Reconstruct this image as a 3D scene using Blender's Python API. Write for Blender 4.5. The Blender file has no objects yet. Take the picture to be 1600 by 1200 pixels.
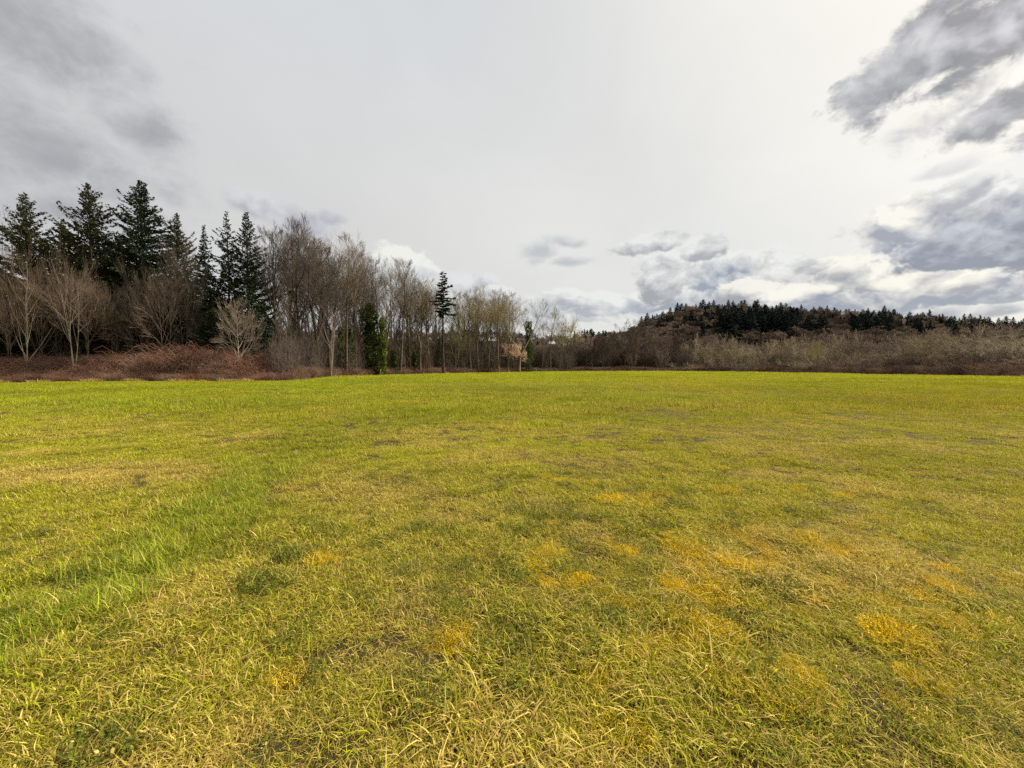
import bpy, math, random
import numpy as np
from mathutils import Vector, Euler

SC = bpy.context.scene
COL = SC.collection
rad = math.radians

# ---------------------------------------------------------------- camera
CAM_H = 1.65
FPX = 640.0                      # focal length in pixels of the 1600 px wide photograph
HORIZON = 574.5
PITCH = math.atan((600 - HORIZON) / FPX)
cam_data = bpy.data.cameras.new('camera')
cam_data.sensor_width = 36
cam_data.lens = FPX / 1600 * 36
cam_data.clip_start = 0.05
cam_data.clip_end = 12000
cam = bpy.data.objects.new('camera', cam_data)
COL.objects.link(cam)
cam.location = (0, 0, CAM_H)
cam.rotation_euler = (math.pi / 2 - PITCH, 0, 0)
SC.camera = cam

SUN_AZ = rad(68)                 # to the right of the view direction (+Y)
SUN_EL = rad(38)
EXPOSURE = 0.60

SC.view_settings.view_transform = 'Standard'
SC.view_settings.look = 'None'
SC.view_settings.gamma = 1
SC.view_settings.use_curve_mapping = False
SC.view_settings.exposure = EXPOSURE
EXM = 2 ** (-EXPOSURE)

# ---------------------------------------------------------------- node expression helper
class Ex:
    tree = None
    def __init__(self, s): self.s = s
    @staticmethod
    def m(op, *a, clamp=False):
        n = Ex.tree.nodes.new('ShaderNodeMath'); n.operation = op; n.use_clamp = clamp
        for i, v in enumerate(a):
            if isinstance(v, Ex): Ex.tree.links.new(v.s, n.inputs[i])
            else: n.inputs[i].default_value = v
        return Ex(n.outputs[0])
    def __add__(s, o): return Ex.m('ADD', s, o)
    __radd__ = __add__
    def __sub__(s, o): return Ex.m('SUBTRACT', s, o)
    def __rsub__(s, o): return Ex.m('SUBTRACT', o, s)
    def __mul__(s, o): return Ex.m('MULTIPLY', s, o)
    __rmul__ = __mul__
    def __truediv__(s, o): return Ex.m('DIVIDE', s, o)
    def max(s, o): return Ex.m('MAXIMUM', s, o)
    def min(s, o): return Ex.m('MINIMUM', s, o)
    def clamp(s): return Ex.m('ADD', s, 0.0, clamp=True)
    def sqrt(s): return Ex.m('SQRT', s)
    def ss(s, a, b):
        n = Ex.tree.nodes.new('ShaderNodeMapRange'); n.interpolation_type = 'SMOOTHSTEP'
        Ex.tree.links.new(s.s, n.inputs[0]); n.inputs[1].default_value = a; n.inputs[2].default_value = b
        return Ex(n.outputs[0])
def X_vec(x, y, z):
    n = Ex.tree.nodes.new('ShaderNodeCombineXYZ')
    for i, v in enumerate((x, y, z)):
        if isinstance(v, Ex): Ex.tree.links.new(v.s, n.inputs[i])
        else: n.inputs[i].default_value = v
    return Ex(n.outputs[0])
def X_noise(vec, scale, detail=5, rough=0.55, dist=0.0):
    n = Ex.tree.nodes.new('ShaderNodeTexNoise'); n.noise_dimensions = '3D'
    if vec is not None: Ex.tree.links.new(vec.s, n.inputs['Vector'])
    n.inputs['Scale'].default_value = scale; n.inputs['Detail'].default_value = detail
    n.inputs['Roughness'].default_value = rough; n.inputs['Distortion'].default_value = dist
    return Ex(n.outputs['Fac'])
def X_mix(f, a, b):
    n = Ex.tree.nodes.new('ShaderNodeMix'); n.data_type = 'RGBA'
    if isinstance(f, Ex): Ex.tree.links.new(f.s, n.inputs[0])
    else: n.inputs[0].default_value = f
    for k, v in ((6, a), (7, b)):
        if isinstance(v, Ex): Ex.tree.links.new(v.s, n.inputs[k])
        else: n.inputs[k].default_value = (*v, 1)
    return Ex(n.outputs[2])
def X_scale(c, f):
    n = Ex.tree.nodes.new('ShaderNodeVectorMath'); n.operation = 'SCALE'
    Ex.tree.links.new(c.s, n.inputs[0])
    if isinstance(f, Ex): Ex.tree.links.new(f.s, n.inputs['Scale'])
    else: n.inputs['Scale'].default_value = f
    return Ex(n.outputs[0])
def srgb(r, g, b):
    f = lambda c: (c / 255 / 12.92) if c / 255 <= 0.04045 else ((c / 255 + 0.055) / 1.055) ** 2.4
    return (f(r), f(g), f(b))

# ---------------------------------------------------------------- sky
def px_dir(px, py):
    u, v = (px - 800) / FPX, -(py - 600) / FPX
    y = math.cos(PITCH) + math.sin(PITCH) * v
    z = math.cos(PITCH) * v - math.sin(PITCH)
    l = math.sqrt(u * u + y * y + z * z)
    return math.atan2(u, y), math.asin(z / l)

world = bpy.data.worlds.new('World'); SC.world = world; world.use_nodes = True
wt = world.node_tree; wt.nodes.clear(); Ex.tree = wt
tc = wt.nodes.new('ShaderNodeTexCoord')
sep = wt.nodes.new('ShaderNodeSeparateXYZ'); wt.links.new(tc.outputs['Generated'], sep.inputs[0])
dx, dy, dz = (Ex(sep.outputs[i]) for i in range(3))
az = Ex.m('ARCTAN2', dx, dy)
el = Ex.m('ARCSINE', dz)
ZS = 1.35
D = X_vec(dx, dy, dz * ZS)
SX, SY, SZ = math.sin(SUN_AZ) * math.cos(SUN_EL), math.cos(SUN_AZ) * math.cos(SUN_EL), math.sin(SUN_EL)
off = 0.022
D2 = X_vec(dx + SX * off, dy + SY * off, (dz + SZ * off * 1.3) * ZS)
def X_warp(vec, scale, amt):
    n = Ex.tree.nodes.new('ShaderNodeTexNoise'); Ex.tree.links.new(vec.s, n.inputs['Vector'])
    n.inputs['Scale'].default_value = scale; n.inputs['Detail'].default_value = 5
    v = Ex.tree.nodes.new('ShaderNodeVectorMath'); v.operation = 'SUBTRACT'; Ex.tree.links.new(n.outputs['Color'], v.inputs[0]); v.inputs[1].default_value = (.5, .5, .5)
    w = Ex.tree.nodes.new('ShaderNodeVectorMath'); w.operation = 'MULTIPLY_ADD'; Ex.tree.links.new(v.outputs[0], w.inputs[0]); w.inputs[1].default_value = (amt,) * 3; Ex.tree.links.new(vec.s, w.inputs[2])
    return Ex(w.outputs[0])
def X_puff(vec, scale, detail=3.0, rough=0.55):
    n = Ex.tree.nodes.new('ShaderNodeTexVoronoi'); n.feature = 'F1'; n.inputs['Scale'].default_value = scale; n.normalize = True
    n.inputs['Detail'].default_value = detail; n.inputs['Roughness'].default_value = rough; n.inputs['Lacunarity'].default_value = 2.1
    Ex.tree.links.new(vec.s, n.inputs['Vector'])
    return 1.0 - Ex(n.outputs['Distance'])
warp = X_noise(D, 2.3, 3, 0.5)
DW = X_warp(D, 9.0, 0.09); DW2 = X_warp(D2, 9.0, 0.09)
pf = X_puff(DW, 13.0, 3.5); pf2 = X_puff(DW2, 13.0, 2.5)
fb = X_noise(D, 14.0, 9, 0.62, 0.2)
fs = X_noise(D, 3.2, 6, 0.55, 0.3)
def blob(px, py, rx, ry, rot=0.0):
    a0, e0 = px_dir(px, py)
    a1, _ = px_dir(px + rx, py); a2, _ = px_dir(px - rx, py)
    _, e1 = px_dir(px, py - ry); _, e2 = px_dir(px, py + ry)
    ra, re = abs(a1 - a2) / 2, abs(e1 - e2) / 2
    A = az - a0; E = el - e0
    c, s = math.cos(rot), math.sin(rot)
    U = (A * c + E * s) / ra
    V = (E * c - A * s) / re
    return 1.0 - (U * U + V * V).sqrt(), V
def union(lst):
    F = None; B = None
    for b in lst:
        e, V = blob(*b)
        F = e if F is None else F.max(e)
        d = e.max(0.0) * (0.55 - V * 0.9)
        B = d if B is None else B.max(d)
    return F, B
# soft grey stratus on the left
F3, B3 = union([
    (60, 60, 170, 100, 0.0), (-80, 190, 260, 170, 0.0), (80, 250, 240, 75, -0.15),
    (110, 330, 150, 34, 0.0), (-300, 60, 300, 250, 0.0), (235, 205, 70, 40, 0.3),
])
# veil of high cloud over the whole dome
toward = (dx * SX + dy * SY + dz * SZ)
glow = toward.ss(0.70, 1.0)
glow2 = toward.ss(0.93, 1.0)
veil = X_mix(toward.ss(-0.35, 0.72), srgb(206, 205, 205), srgb(229, 228, 223))
veil = X_mix((el.ss(0.25, 0.85) * (1.0 - toward.ss(0.45, 0.9)) * 0.8), veil, srgb(209, 214, 218))
veil = X_mix((1.0 - el.ss(0.03, 0.30)) * toward.ss(-0.3, 0.5) * 0.6, veil, srgb(226, 227, 222))
veil = X_mix(glow * 0.8, veil, srgb(254, 250, 240))
veil = X_scale(veil, 1.03 + (fs - 0.5) * 0.18)
veil = X_scale(veil, 1.0 + glow2 * 0.8)
# generic broken cloud everywhere that the photograph does not show
front = (1.0 - (az * az).sqrt().ss(0.86, 1.1)) * (1.0 - el.ss(0.72, 0.95))
gen = (fs - 0.53) * 3.0 + (warp - 0.5) * 1.6 - front * 2.5
relief = (pf - pf2)
def layer(base, F, B, ka, kb, lo, hi, lit, dark, strength, rl=2.6, bias=0.30):
    d = F + (pf - 0.68) * ka + (fb - 0.5) * kb
    m = d.ss(lo, hi)
    sh = (bias + B * 1.1 + d.ss(0.0, 1.2) * 0.35 - relief * rl).clamp()
    return X_mix(m * strength, base, X_mix(sh, lit, dark))
zero = el * 0.0 + 0.15
sky = layer(veil, gen, zero, 1.0, 1.2, 0.0, 0.8, srgb(222, 222, 226), srgb(172, 174, 184), 0.75, 1.5)
sky = layer(sky, F3, B3 * 0.2, 0.7, 2.6, -0.5, 0.9, srgb(202, 201, 203), srgb(160, 159, 163), 0.85, 1.0, 0.4)
LIT, WARM, GREY, BLUE, SLATE = srgb(238, 238, 233), srgb(250, 246, 234), srgb(158, 160, 166), srgb(144, 152, 168), srgb(130, 136, 152)
DARK = srgb(134, 136, 141)
def cumulus(base, b, lit, dark, st, ka=1.7, kb=1.3, lo=-0.10, hi=0.17, bias=0.44, vs=0.75, rl=3.4):
    e, V = blob(*b)
    d = e + (pf - 0.68) * ka + (fb - 0.5) * kb
    sh = (bias - V * vs - relief * rl + (fb - 0.5) * 1.2).clamp()
    return X_mix(d.ss(lo, hi) * st, base, X_mix(sh, lit, dark))
for b, lit, dark, st, kw in [
    # low bank, furthest first: pale streaks near the horizon, then heaps
    ((300, 500, 420, 26), srgb(226, 226, 226), srgb(190, 192, 202), .7, dict(hi=.5)),
    ((700, 505, 260, 22), LIT, srgb(186, 190, 202), .7, dict(hi=.5)),
    ((1500, 486, 260, 13), LIT, BLUE, .8, dict(hi=.45, bias=.6)),
    ((1130, 488, 210, 20), LIT, srgb(184, 188, 200), .8, dict(hi=.4)),
    ((885, 492, 110, 14), LIT, srgb(190, 193, 200), .8, {}),
    ((1560, 462, 120, 12), WARM, BLUE, .8, dict(bias=.6)),
    ((1340, 468, 230, 26), WARM, BLUE, .95, dict(bias=.68, vs=.7)),
    ((1110, 462, 150, 26), LIT, BLUE, .9, dict(bias=.60, vs=.7)),
    ((940, 476, 85, 20), LIT, srgb(172, 176, 187), .9, {}),
    ((865, 474, 60, 20), LIT, srgb(175, 178, 186), .9, {}),
    ((1270, 436, 85, 32), WARM, GREY, .95, dict(bias=.34)), ((1355, 430, 85, 30), WARM, GREY, .95, dict(bias=.30)),
    ((1460, 440, 90, 20), WARM, GREY, .92, dict(bias=.28)), ((1195, 425, 80, 38), LIT, GREY, .9, dict(bias=.5)),
    ((1115, 428, 60, 30), LIT, BLUE, .9, dict(bias=.55)), ((1180, 455, 70, 20), WARM, GREY, .9, dict(bias=.2)),
    ((1040, 430, 50, 42), LIT, GREY, .95, dict(bias=.55)), ((1240, 462, 60, 16), WARM, BLUE, .9, dict(bias=.3)),
    ((1020, 379, 62, 17, .05), LIT, GREY, .85, dict(bias=.55)), ((1095, 388, 36, 26, .2), LIT, GREY, .85, dict(bias=.6)),
    ((835, 392, 36, 20, .2), srgb(225, 225, 224), srgb(186, 189, 192), .8, dict(hi=.6, bias=.6)), ((886, 376, 34, 12, -.2), srgb(225, 225, 224), srgb(186, 189, 192), .8, dict(hi=.6, bias=.6)),
    ((892, 408, 34, 10), srgb(225, 225, 224), srgb(186, 189, 192), .8, dict(hi=.6, bias=.6)),
    ((745, 440, 50, 26), srgb(232, 232, 232), srgb(192, 193, 200), .8, dict(hi=.5)), ((775, 464, 36, 18), LIT, srgb(192, 193, 200), .8, {}),
    ((622, 408, 44, 28, -.2), srgb(246, 246, 236), srgb(205, 206, 210), .9, dict(bias=.25, vs=.4)), ((655, 424, 30, 12), srgb(243, 243, 236), srgb(210, 211, 214), .8, {}),
    # heavy cumulus on the right
    ((1480, 262, 60, 16, .1), LIT, srgb(205, 205, 208), .7, dict(hi=.6)),
    ((1700, 350, 190, 80), LIT, SLATE, .95, dict(bias=.6)),
    ((1580, 322, 130, 62, .25), LIT, srgb(146, 151, 163), .95, dict(bias=.68)),
    ((1425, 345, 100, 42), WARM, srgb(150, 155, 168), .95, dict(bias=.52, vs=.5)),
    ((1540, 378, 175, 40), srgb(205, 208, 214), SLATE, .97, dict(bias=.80, vs=.5)),
    ((1500, 302, 55, 24, .3), LIT, srgb(168, 171, 178), .9, dict(bias=.5)),
    # ragged dark cloud in the upper right
    ((1500, 150, 130, 36, .35), WARM, srgb(170, 172, 176), .7, dict(hi=.8, bias=.35, kb=2.4)),
    ((1470, 60, 200, 62, .42), srgb(215, 215, 217), DARK, .95, dict(hi=.5, bias=.75, vs=.2, kb=2.6)),
    ((1600, 5, 200, 80, .3), srgb(205, 205, 210), DARK, .95, dict(hi=.5, bias=.7, vs=.2, kb=2.6)),
    ((1370, 125, 85, 30, .3), srgb(222, 222, 222), srgb(160, 163, 166), .85, dict(hi=.6, bias=.7, vs=.2, kb=2.6)),
    ((1575, 160, 110, 36, .45), srgb(215, 215, 217), DARK, .93, dict(hi=.45, bias=.75, vs=.2, kb=2.4)),
    ((1750, 110, 160, 90, .3), srgb(205, 205, 210), DARK, .93, dict(hi=.45, bias=.7, vs=.2, kb=2.4)),
    # soft edged tower over the left wood
    ((470, 352, 75, 26, 0), srgb(214, 214, 220), srgb(176, 176, 186), .75, dict(hi=.7, bias=.7)),
    ((425, 325, 85, 26, -.1), srgb(222, 222, 224), srgb(178, 178, 186), .8, dict(hi=.6, bias=.6)),
    ((520, 340, 30, 14, .1), srgb(214, 214, 218), srgb(180, 180, 188), .7, dict(hi=.6, bias=.6)),
]:
    sky = cumulus(sky, b, lit, dark, st, **kw)
# below the horizon
sky = X_mix((el * -1.0).ss(0.0, 0.05), sky, (0.10, 0.11, 0.04))
nish = wt.nodes.new('ShaderNodeTexSky'); nish.sky_type = 'NISHITA'; nish.sun_disc = False
nish.sun_elevation = SUN_EL; nish.sun_rotation = SUN_AZ
nish.air_density = 1.0; nish.dust_density = 2.0
wm = X_mix(0.93, X_scale(Ex(nish.outputs[0]), 1.0), X_scale(sky, 10.0 * EXM))
bg = wt.nodes.new('ShaderNodeBackground'); bg.inputs['Strength'].default_value = 0.10
wt.links.new(wm.s, bg.inputs['Color'])
wo = wt.nodes.new('ShaderNodeOutputWorld'); wt.links.new(bg.outputs[0], wo.inputs[0])
world.cycles.sampling_method = 'MANUAL'; world.cycles.sample_map_resolution = 512

sd = bpy.data.lights.new('sun', 'SUN'); sd.energy = 4.8; sd.angle = rad(5); sd.color = (1.0, 0.93, 0.80)
sun = bpy.data.objects.new('sun', sd); COL.objects.link(sun)
sun.rotation_euler = Vector((-SX, -SY, -SZ)).to_track_quat('-Z', 'Y').to_euler()

SC.render.engine = 'CYCLES'
SC.cycles.max_bounces = 5; SC.cycles.diffuse_bounces = 3; SC.cycles.transmission_bounces = 3
SC.cycles.glossy_bounces = 2; SC.cycles.transparent_max_bounces = 4
SC.cycles.use_denoising = False
SC.cycles.sample_clamp_indirect = 3; SC.cycles.sample_clamp_direct = 6
SC.render.film_transparent = False

# ---------------------------------------------------------------- numeric helpers
def vnoise(x, y, scale, seed):
    r = np.random.RandomState(seed); T = r.rand(256, 256)
    x = np.asarray(x, float) / scale + 1000; y = np.asarray(y, float) / scale + 1000
    xi = np.floor(x).astype(int); yi = np.floor(y).astype(int); fx = x - xi; fy = y - yi
    fx = fx * fx * (3 - 2 * fx); fy = fy * fy * (3 - 2 * fy)
    a = T[xi % 256, yi % 256]; b = T[(xi + 1) % 256, yi % 256]; c = T[xi % 256, (yi + 1) % 256]; d = T[(xi + 1) % 256, (yi + 1) % 256]
    return (a * (1 - fx) + b * fx) * (1 - fy) + (c * (1 - fx) + d * fx) * fy
def fbm(x, y, scale, seed, oct=4):
    s = 0; a = 1; t = 0
    for i in range(oct):
        s = s + a * vnoise(x, y, scale / 2 ** i, seed + i * 17); t += a; a *= 0.55
    return s / t
def sst(a, b, x):
    t = np.clip((x - a) / (b - a), 0, 1); return t * t * (3 - 2 * t)

def gz(x, y):                                    # the lie of the land
    x = np.asarray(x, float); y = np.asarray(y, float)
    r = np.hypot(x, y)
    return ((vnoise(x, y, 0.23, 4) - .5) * 0.035 * np.clip(1 - r / 12, 0, 1) + (vnoise(x, y, 0.9, 5) - .5) * 0.05 * np.clip(1 - r / 60, 0, 1) + (vnoise(x, y, 2.7, 6) - .5) * 0.07 * np.clip(1 - r / 120, 0, 1)
            + (vnoise(x, y, 14, 7) - .5) * 0.16 * np.clip(r / 15, 0, 1) - 0.02)

EDGE = np.array([(-2600, 30), (-1200, 40), (-400, 44), (0, 47), (200, 48.5), (380, 50), (440, 52), (462, 57), (500, 68), (600, 92), (750, 128), (900, 178),
                 (1040, 182), (1120, 165), (1200, 140), (1400, 97), (1600, 70), (2000, 52), (3500, 40)], float)
def edge_z(px):
    return np.interp(px, EDGE[:, 0], EDGE[:, 1])
def to_px(x, y):
    return 800 + FPX * x / np.maximum(y, 0.1)
def at(px, z):
    return (px - 800) / FPX * z
def hgt(top, z):
    return z * (HORIZON - top) / FPX + CAM_H

def seg_dist(x, y, pts):
    d = np.full(np.shape(x), 1e9)
    for (ax, ay, aw), (bx, by, bw) in zip(pts[:-1], pts[1:]):
        vx, vy = bx - ax, by - ay
        t = np.clip(((x - ax) * vx + (y - ay) * vy) / (vx * vx + vy * vy), 0, 1)
        w = aw + (bw - aw) * t
        d = np.minimum(d, np.hypot(x - ax - t * vx, y - ay - t * vy) / w)
    return d
def ell(x, y, cx, cy, rx, ry, rot=0):
    c, s = math.cos(rot), math.sin(rot)
    u = ((x - cx) * c + (y - cy) * s) / rx; v = (-(x - cx) * s + (y - cy) * c) / ry
    return np.hypot(u, v)

G_BASE = np.array((0.325, 0.325, 0.016)); G_FAR = np.array((0.315, 0.340, 0.016)); G_LUSH = np.array((0.235, 0.285, 0.024))
G_NEAR = np.array((0.250, 0.238, 0.016)); G_OLIVE = np.array((0.310, 0.290, 0.010)); G_STRAW = np.array((0.58, 0.41, 0.085)); G_MOSS = np.array((0.62, 0.42, 0.006)); G_DARK = np.array((0.070, 0.105, 0.022))
def field(x, y):
    """masks and colours of the sward at a place: tint, dryness, lushness, moss"""
    x = np.asarray(x, float); y = np.asarray(y, float); r = np.hypot(x, y)
    n1 = fbm(x, y, .8, 31); n2 = fbm(x, y, 5.0, 32); n3 = fbm(x, y, 18.0, 33); n4 = fbm(x, y, 0.22, 34, 3)
    wx = x + (n2 - .5) * 2.0 * np.clip(r / 6, .25, 1.5); wy = y + (n1 - .5) * 1.4 * np.clip(r / 6, .3, 1.5)
    d = seg_dist(wx, wy, [(-2.9, 1.6, .40), (-2.75, 2.8, .50), (-2.9, 3.8, .5), (-3.4, 5.0, .5), (-4.1, 7.0, .7), (-5.0, 9.5, 1.1)])
    lush = (1 - sst(.3, 1.6, d)) * (.62 + .6 * sst(.35, .62, n1)); lush = np.clip(lush, 0, 1) * (1 - .6 * sst(5, 10, r))
    lush = np.maximum(lush, .35 * (1 - sst(.3, 1.5, seg_dist(wx, wy, [(-5.0, 9.5, 1.3), (-4.6, 13, 2.2), (-1.0, 18, 3.5), (9, 22, 3.5)]))))
    lush = np.maximum(lush, (1 - sst(.5, 1.3, ell(wx, wy, -16, 20, 8, 3.0))) * .45)
    lush = np.maximum(lush, (1 - sst(.5, 1.3, ell(wx, wy, -2, 26, 14, 5.0))) * .25)
    lush = np.maximum(lush, (1 - sst(.4, 1.3, ell(wx, wy, -3.1, 2.2, 0.8, 1.0))) * .5)
    straw = 1 - sst(.4, 1.25, ell(wx, wy, -6.9, 6.3, 2.3, .9, .1))
    for (a, b, c, e) in ((-2.0, 9.8, 1.8, 1.0), (2.1, 7.1, .8, .5), (2.6, 6.6, .7, .35), (-4.2, 10.3, .7, .8), (-1.9, 5.6, .8, .7), (.6, 10.5, 3.0, .7), (6.5, 17, 7, 2.2), (9, 26, 12, 3), (5.5, 11, 2.5, 1.0), (3, 40, 22, 5)):
        straw = np.maximum(straw, (1 - sst(.2, 1.5, ell(wx, wy, a, b, c, e))) * .38)
    straw = np.maximum(straw, sst(.50, .72, n1) * .55 * (1 - .8 * lush) * np.clip(1.3 - r / 30, .25, 1))
    olive = sst(-.1, .5, x / np.maximum(y, .5) - .25 + (n2 - .5) * .8) * sst(3, 8, r) * (1 - .6 * sst(30, 90, r)) * .8 + .25 * sst(.5, .7, n3)
    dark = sst(.55, .67, n4) * (1 - sst(4, 9, r)) * .85
    moss = np.zeros_like(x)
    zone = 1 - sst(.6, 1.25, ell(x, y, 1.9, 3.2, 2.0, 1.25))
    moss = np.maximum(moss, zone * sst(.54, .68, fbm(x, y, .26, 51, 3)))
    zone = 1 - sst(.6, 1.25, ell(x, y, 4.3, 5.2, 4.5, 2.3))
    moss = np.maximum(moss, zone * sst(.64, .74, fbm(x, y, .4, 52, 3)) * .5)
    for (a, b) in ((430, 1062), (1370, 940), (1480, 992), (1400, 1005), (1230, 868), (965, 1080), (930, 912), (1215, 880), (1310, 856), (1090, 990), (700, 1000), (1150, 905), (960, 1130), (500, 880), (1590, 990)):
        zz = CAM_H * FPX / (b - HORIZON)
        moss = np.maximum(moss, 1 - sst(.5, 1.5, ell(x + (n4 - .5) * .3, y + (n1 - .5) * .3, at(a, zz), zz, .11, .12)))
    near = 1 - sst(2, 11, r)
    t = G_BASE[None] * (1 - sst(14, 40, r))[:, None] + G_FAR[None] * sst(14, 40, r)[:, None]
    t = t * (1 - .75 * near[:, None]) + G_NEAR[None] * .75 * near[:, None]
    t = t * (1 - olive[:, None]) + G_OLIVE[None] * olive[:, None]
    t = t * (1 - .45 * straw[:, None]) + (G_STRAW * .7)[None] * .45 * straw[:, None]
    t = t * (1 - lush[:, None]) + G_LUSH[None] * lush[:, None]
    t = t * (1 - .35 * moss[:, None]) + (G_MOSS * .75)[None] * .35 * moss[:, None]
    t = t * (0.80 + .42 * n2 + .34 * (n3 - .5))[:, None]; t = t * (1 + np.array([.16, 0, .2])[None] * (fbm(x, y, 8, 36)[:, None] - .5) * 2 * sst(8, 30, r)[:, None])
    dry = np.clip(.16 + .17 * near - .10 * sst(20, 50, r) + .50 * straw - .13 * lush + .05 * olive + .25 * (n1 - .5), .02, .9)
    return t, dry, lush, moss, straw, dark

def mesh_np(name, V, tris=None, quads=None, tmat=None, qmat=None, mats=(), smooth=False, attrs=None):
    me = bpy.data.meshes.new(name)
    V = np.asarray(V, np.float32); me.vertices.add(len(V)); me.vertices.foreach_set('co', V.ravel())
    loops = []; totals = []; mi = []
    if quads is not None and len(quads):
        quads = np.asarray(quads, np.int32); loops.append(quads.ravel()); totals.append(np.full(len(quads), 4, np.int32)); mi.append(np.zeros(len(quads), np.int32) if qmat is None else qmat)
    if tris is not None and len(tris):
        tris = np.asarray(tris, np.int32); loops.append(tris.ravel()); totals.append(np.full(len(tris), 3, np.int32)); mi.append(np.zeros(len(tris), np.int32) if tmat is None else tmat)
    L = np.concatenate(loops); T = np.concatenate(totals); MI = np.concatenate(mi)
    me.loops.add(len(L)); me.loops.foreach_set('vertex_index', L)
    me.polygons.add(len(T)); st = np.concatenate(([0], np.cumsum(T)[:-1])).astype(np.int32)
    me.polygons.foreach_set('loop_start', st); me.polygons.foreach_set('loop_total', T)
    me.polygons.foreach_set('material_index', MI.astype(np.int32))
    if smooth: me.polygons.foreach_set('use_smooth', np.ones(len(T), bool))
    for k, (ty, dat) in (attrs or {}).items():
        a = me.attributes.new(k, ty, 'POINT')
        a.data.foreach_set({'FLOAT': 'value', 'INT': 'value', 'FLOAT_COLOR': 'color', 'FLOAT_VECTOR': 'vector'}[ty], np.asarray(dat, np.int32 if ty == 'INT' else np.float32).ravel())
    for m in mats: me.materials.append(m)
    me.update(calc_edges=True); me.validate()
    return me
def link(name, me, parent=None, loc=(0, 0, 0)):
    o = bpy.data.objects.new(name, me); COL.objects.link(o); o.location = loc
    if parent: o.parent = parent
    return o
def tag(o, label=None, cat=None, group=None, kind=None):
    if label: o['label'] = label
    if cat: o['category'] = cat
    if group: o['group'] = group
    if kind: o['kind'] = kind
    return o

# ---------------------------------------------------------------- materials
def new_mat(name):
    m = bpy.data.materials.new(name); m.use_nodes = True
    m.node_tree.nodes.clear(); Ex.tree = m.node_tree
    return m
def finish(m, color, rough=0.8, transl=0.0, spec=0.2, bump=None):
    t = m.node_tree
    p = t.nodes.new('ShaderNodeBsdfPrincipled'); p.inputs['Roughness'].default_value = rough
    p.inputs['Specular IOR Level'].default_value = spec
    t.links.new(color.s, p.inputs['Base Color'])
    if bump is not None:
        b = t.nodes.new('ShaderNodeBump'); b.inputs['Strength'].default_value = bump[1]; b.inputs['Distance'].default_value = bump[2]
        t.links.new(bump[0].s, b.inputs['Height']); t.links.new(b.outputs[0], p.inputs['Normal'])
    o = t.nodes.new('ShaderNodeOutputMaterial')
    if transl > 0:
        tr = t.nodes.new('ShaderNodeBsdfTranslucent'); t.links.new(color.s, tr.inputs['Color'])
        mx = t.nodes.new('ShaderNodeMixShader'); mx.inputs[0].default_value = transl
        t.links.new(p.outputs[0], mx.inputs[1]); t.links.new(tr.outputs[0], mx.inputs[2]); t.links.new(mx.outputs[0], o.inputs[0])
    else: t.links.new(p.outputs[0], o.inputs[0])
    return m
def attr(name, ty='GEOMETRY', out='Fac'):
    n = Ex.tree.nodes.new('ShaderNodeAttribute'); n.attribute_type = ty; n.attribute_name = name
    return Ex(n.outputs[out])
def obj_random():
    return Ex(Ex.tree.nodes.new('ShaderNodeObjectInfo').outputs['Random'])
def pos():
    return Ex(Ex.tree.nodes.new('ShaderNodeNewGeometry').outputs['Position'])
def objco():
    return Ex(Ex.tree.nodes.new('ShaderNodeTexCoord').outputs['Object'])

def wood(name, a, b, rnd=0.5, scale=1.2):
    m = new_mat(name)
    n = X_noise(pos(), scale, 4, 0.6); n2 = X_noise(pos(), 14, 3, 0.6)
    c = X_mix(n.ss(0.35, 0.65), a, b)
    c = X_scale(c, (1 - rnd / 2) + obj_random() * rnd + (n2 - 0.5) * 0.6)
    return finish(m, c, 1.0, 0, 0.0)
M_bark = wood('bark_grey_brown', (0.078, 0.058, 0.045), (0.140, 0.108, 0.085))
M_bark_dark = wood('bark_dark', (0.045, 0.034, 0.028), (0.085, 0.062, 0.048))
M_bark_pale = wood('bark_pale', (0.25, 0.20, 0.155), (0.34, 0.285, 0.225))
M_twig_brown = wood('twigs_brown', (0.095, 0.073, 0.060), (0.155, 0.122, 0.100))
M_twig_tan = wood('twigs_tan', (0.165, 0.127, 0.095), (0.245, 0.192, 0.145))
M_twig_russet = wood('twigs_russet', (0.125, 0.086, 0.062), (0.195, 0.142, 0.105))
M_twig_olive = wood('twigs_mossy_olive', (0.21, 0.170, 0.100), (0.31, 0.260, 0.160))
M_twig_red = wood('twigs_red_brown', (0.19, 0.080, 0.052), (0.28, 0.135, 0.085), 0.5, 0.5)
M_twig_pale = wood('twigs_pale', (0.185, 0.140, 0.105), (0.26, 0.205, 0.160))
M_cane = wood('bramble_canes', (0.180, 0.095, 0.068), (0.33, 0.20, 0.135), 0.5, 0.35)
M_cane_dark = wood('bramble_canes_dark', (0.12, 0.075, 0.060), (0.24, 0.165, 0.120), 0.5, 0.35)
M_scrub_brown = wood('scrub_brown', (0.165, 0.127, 0.098), (0.27, 0.215, 0.165), 0.9, 0.25)
M_scrub_olive = wood('scrub_olive', (0.245, 0.195, 0.115), (0.38, 0.31, 0.20), 0.8, 0.25)
M_scrub_pale = wood('scrub_pale', (0.27, 0.225, 0.165), (0.39, 0.33, 0.25), 0.5, 0.25)
M_scrub_mauve = wood('scrub_mauve', (0.150, 0.105, 0.084), (0.24, 0.172, 0.135), 0.9, 0.25)

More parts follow.
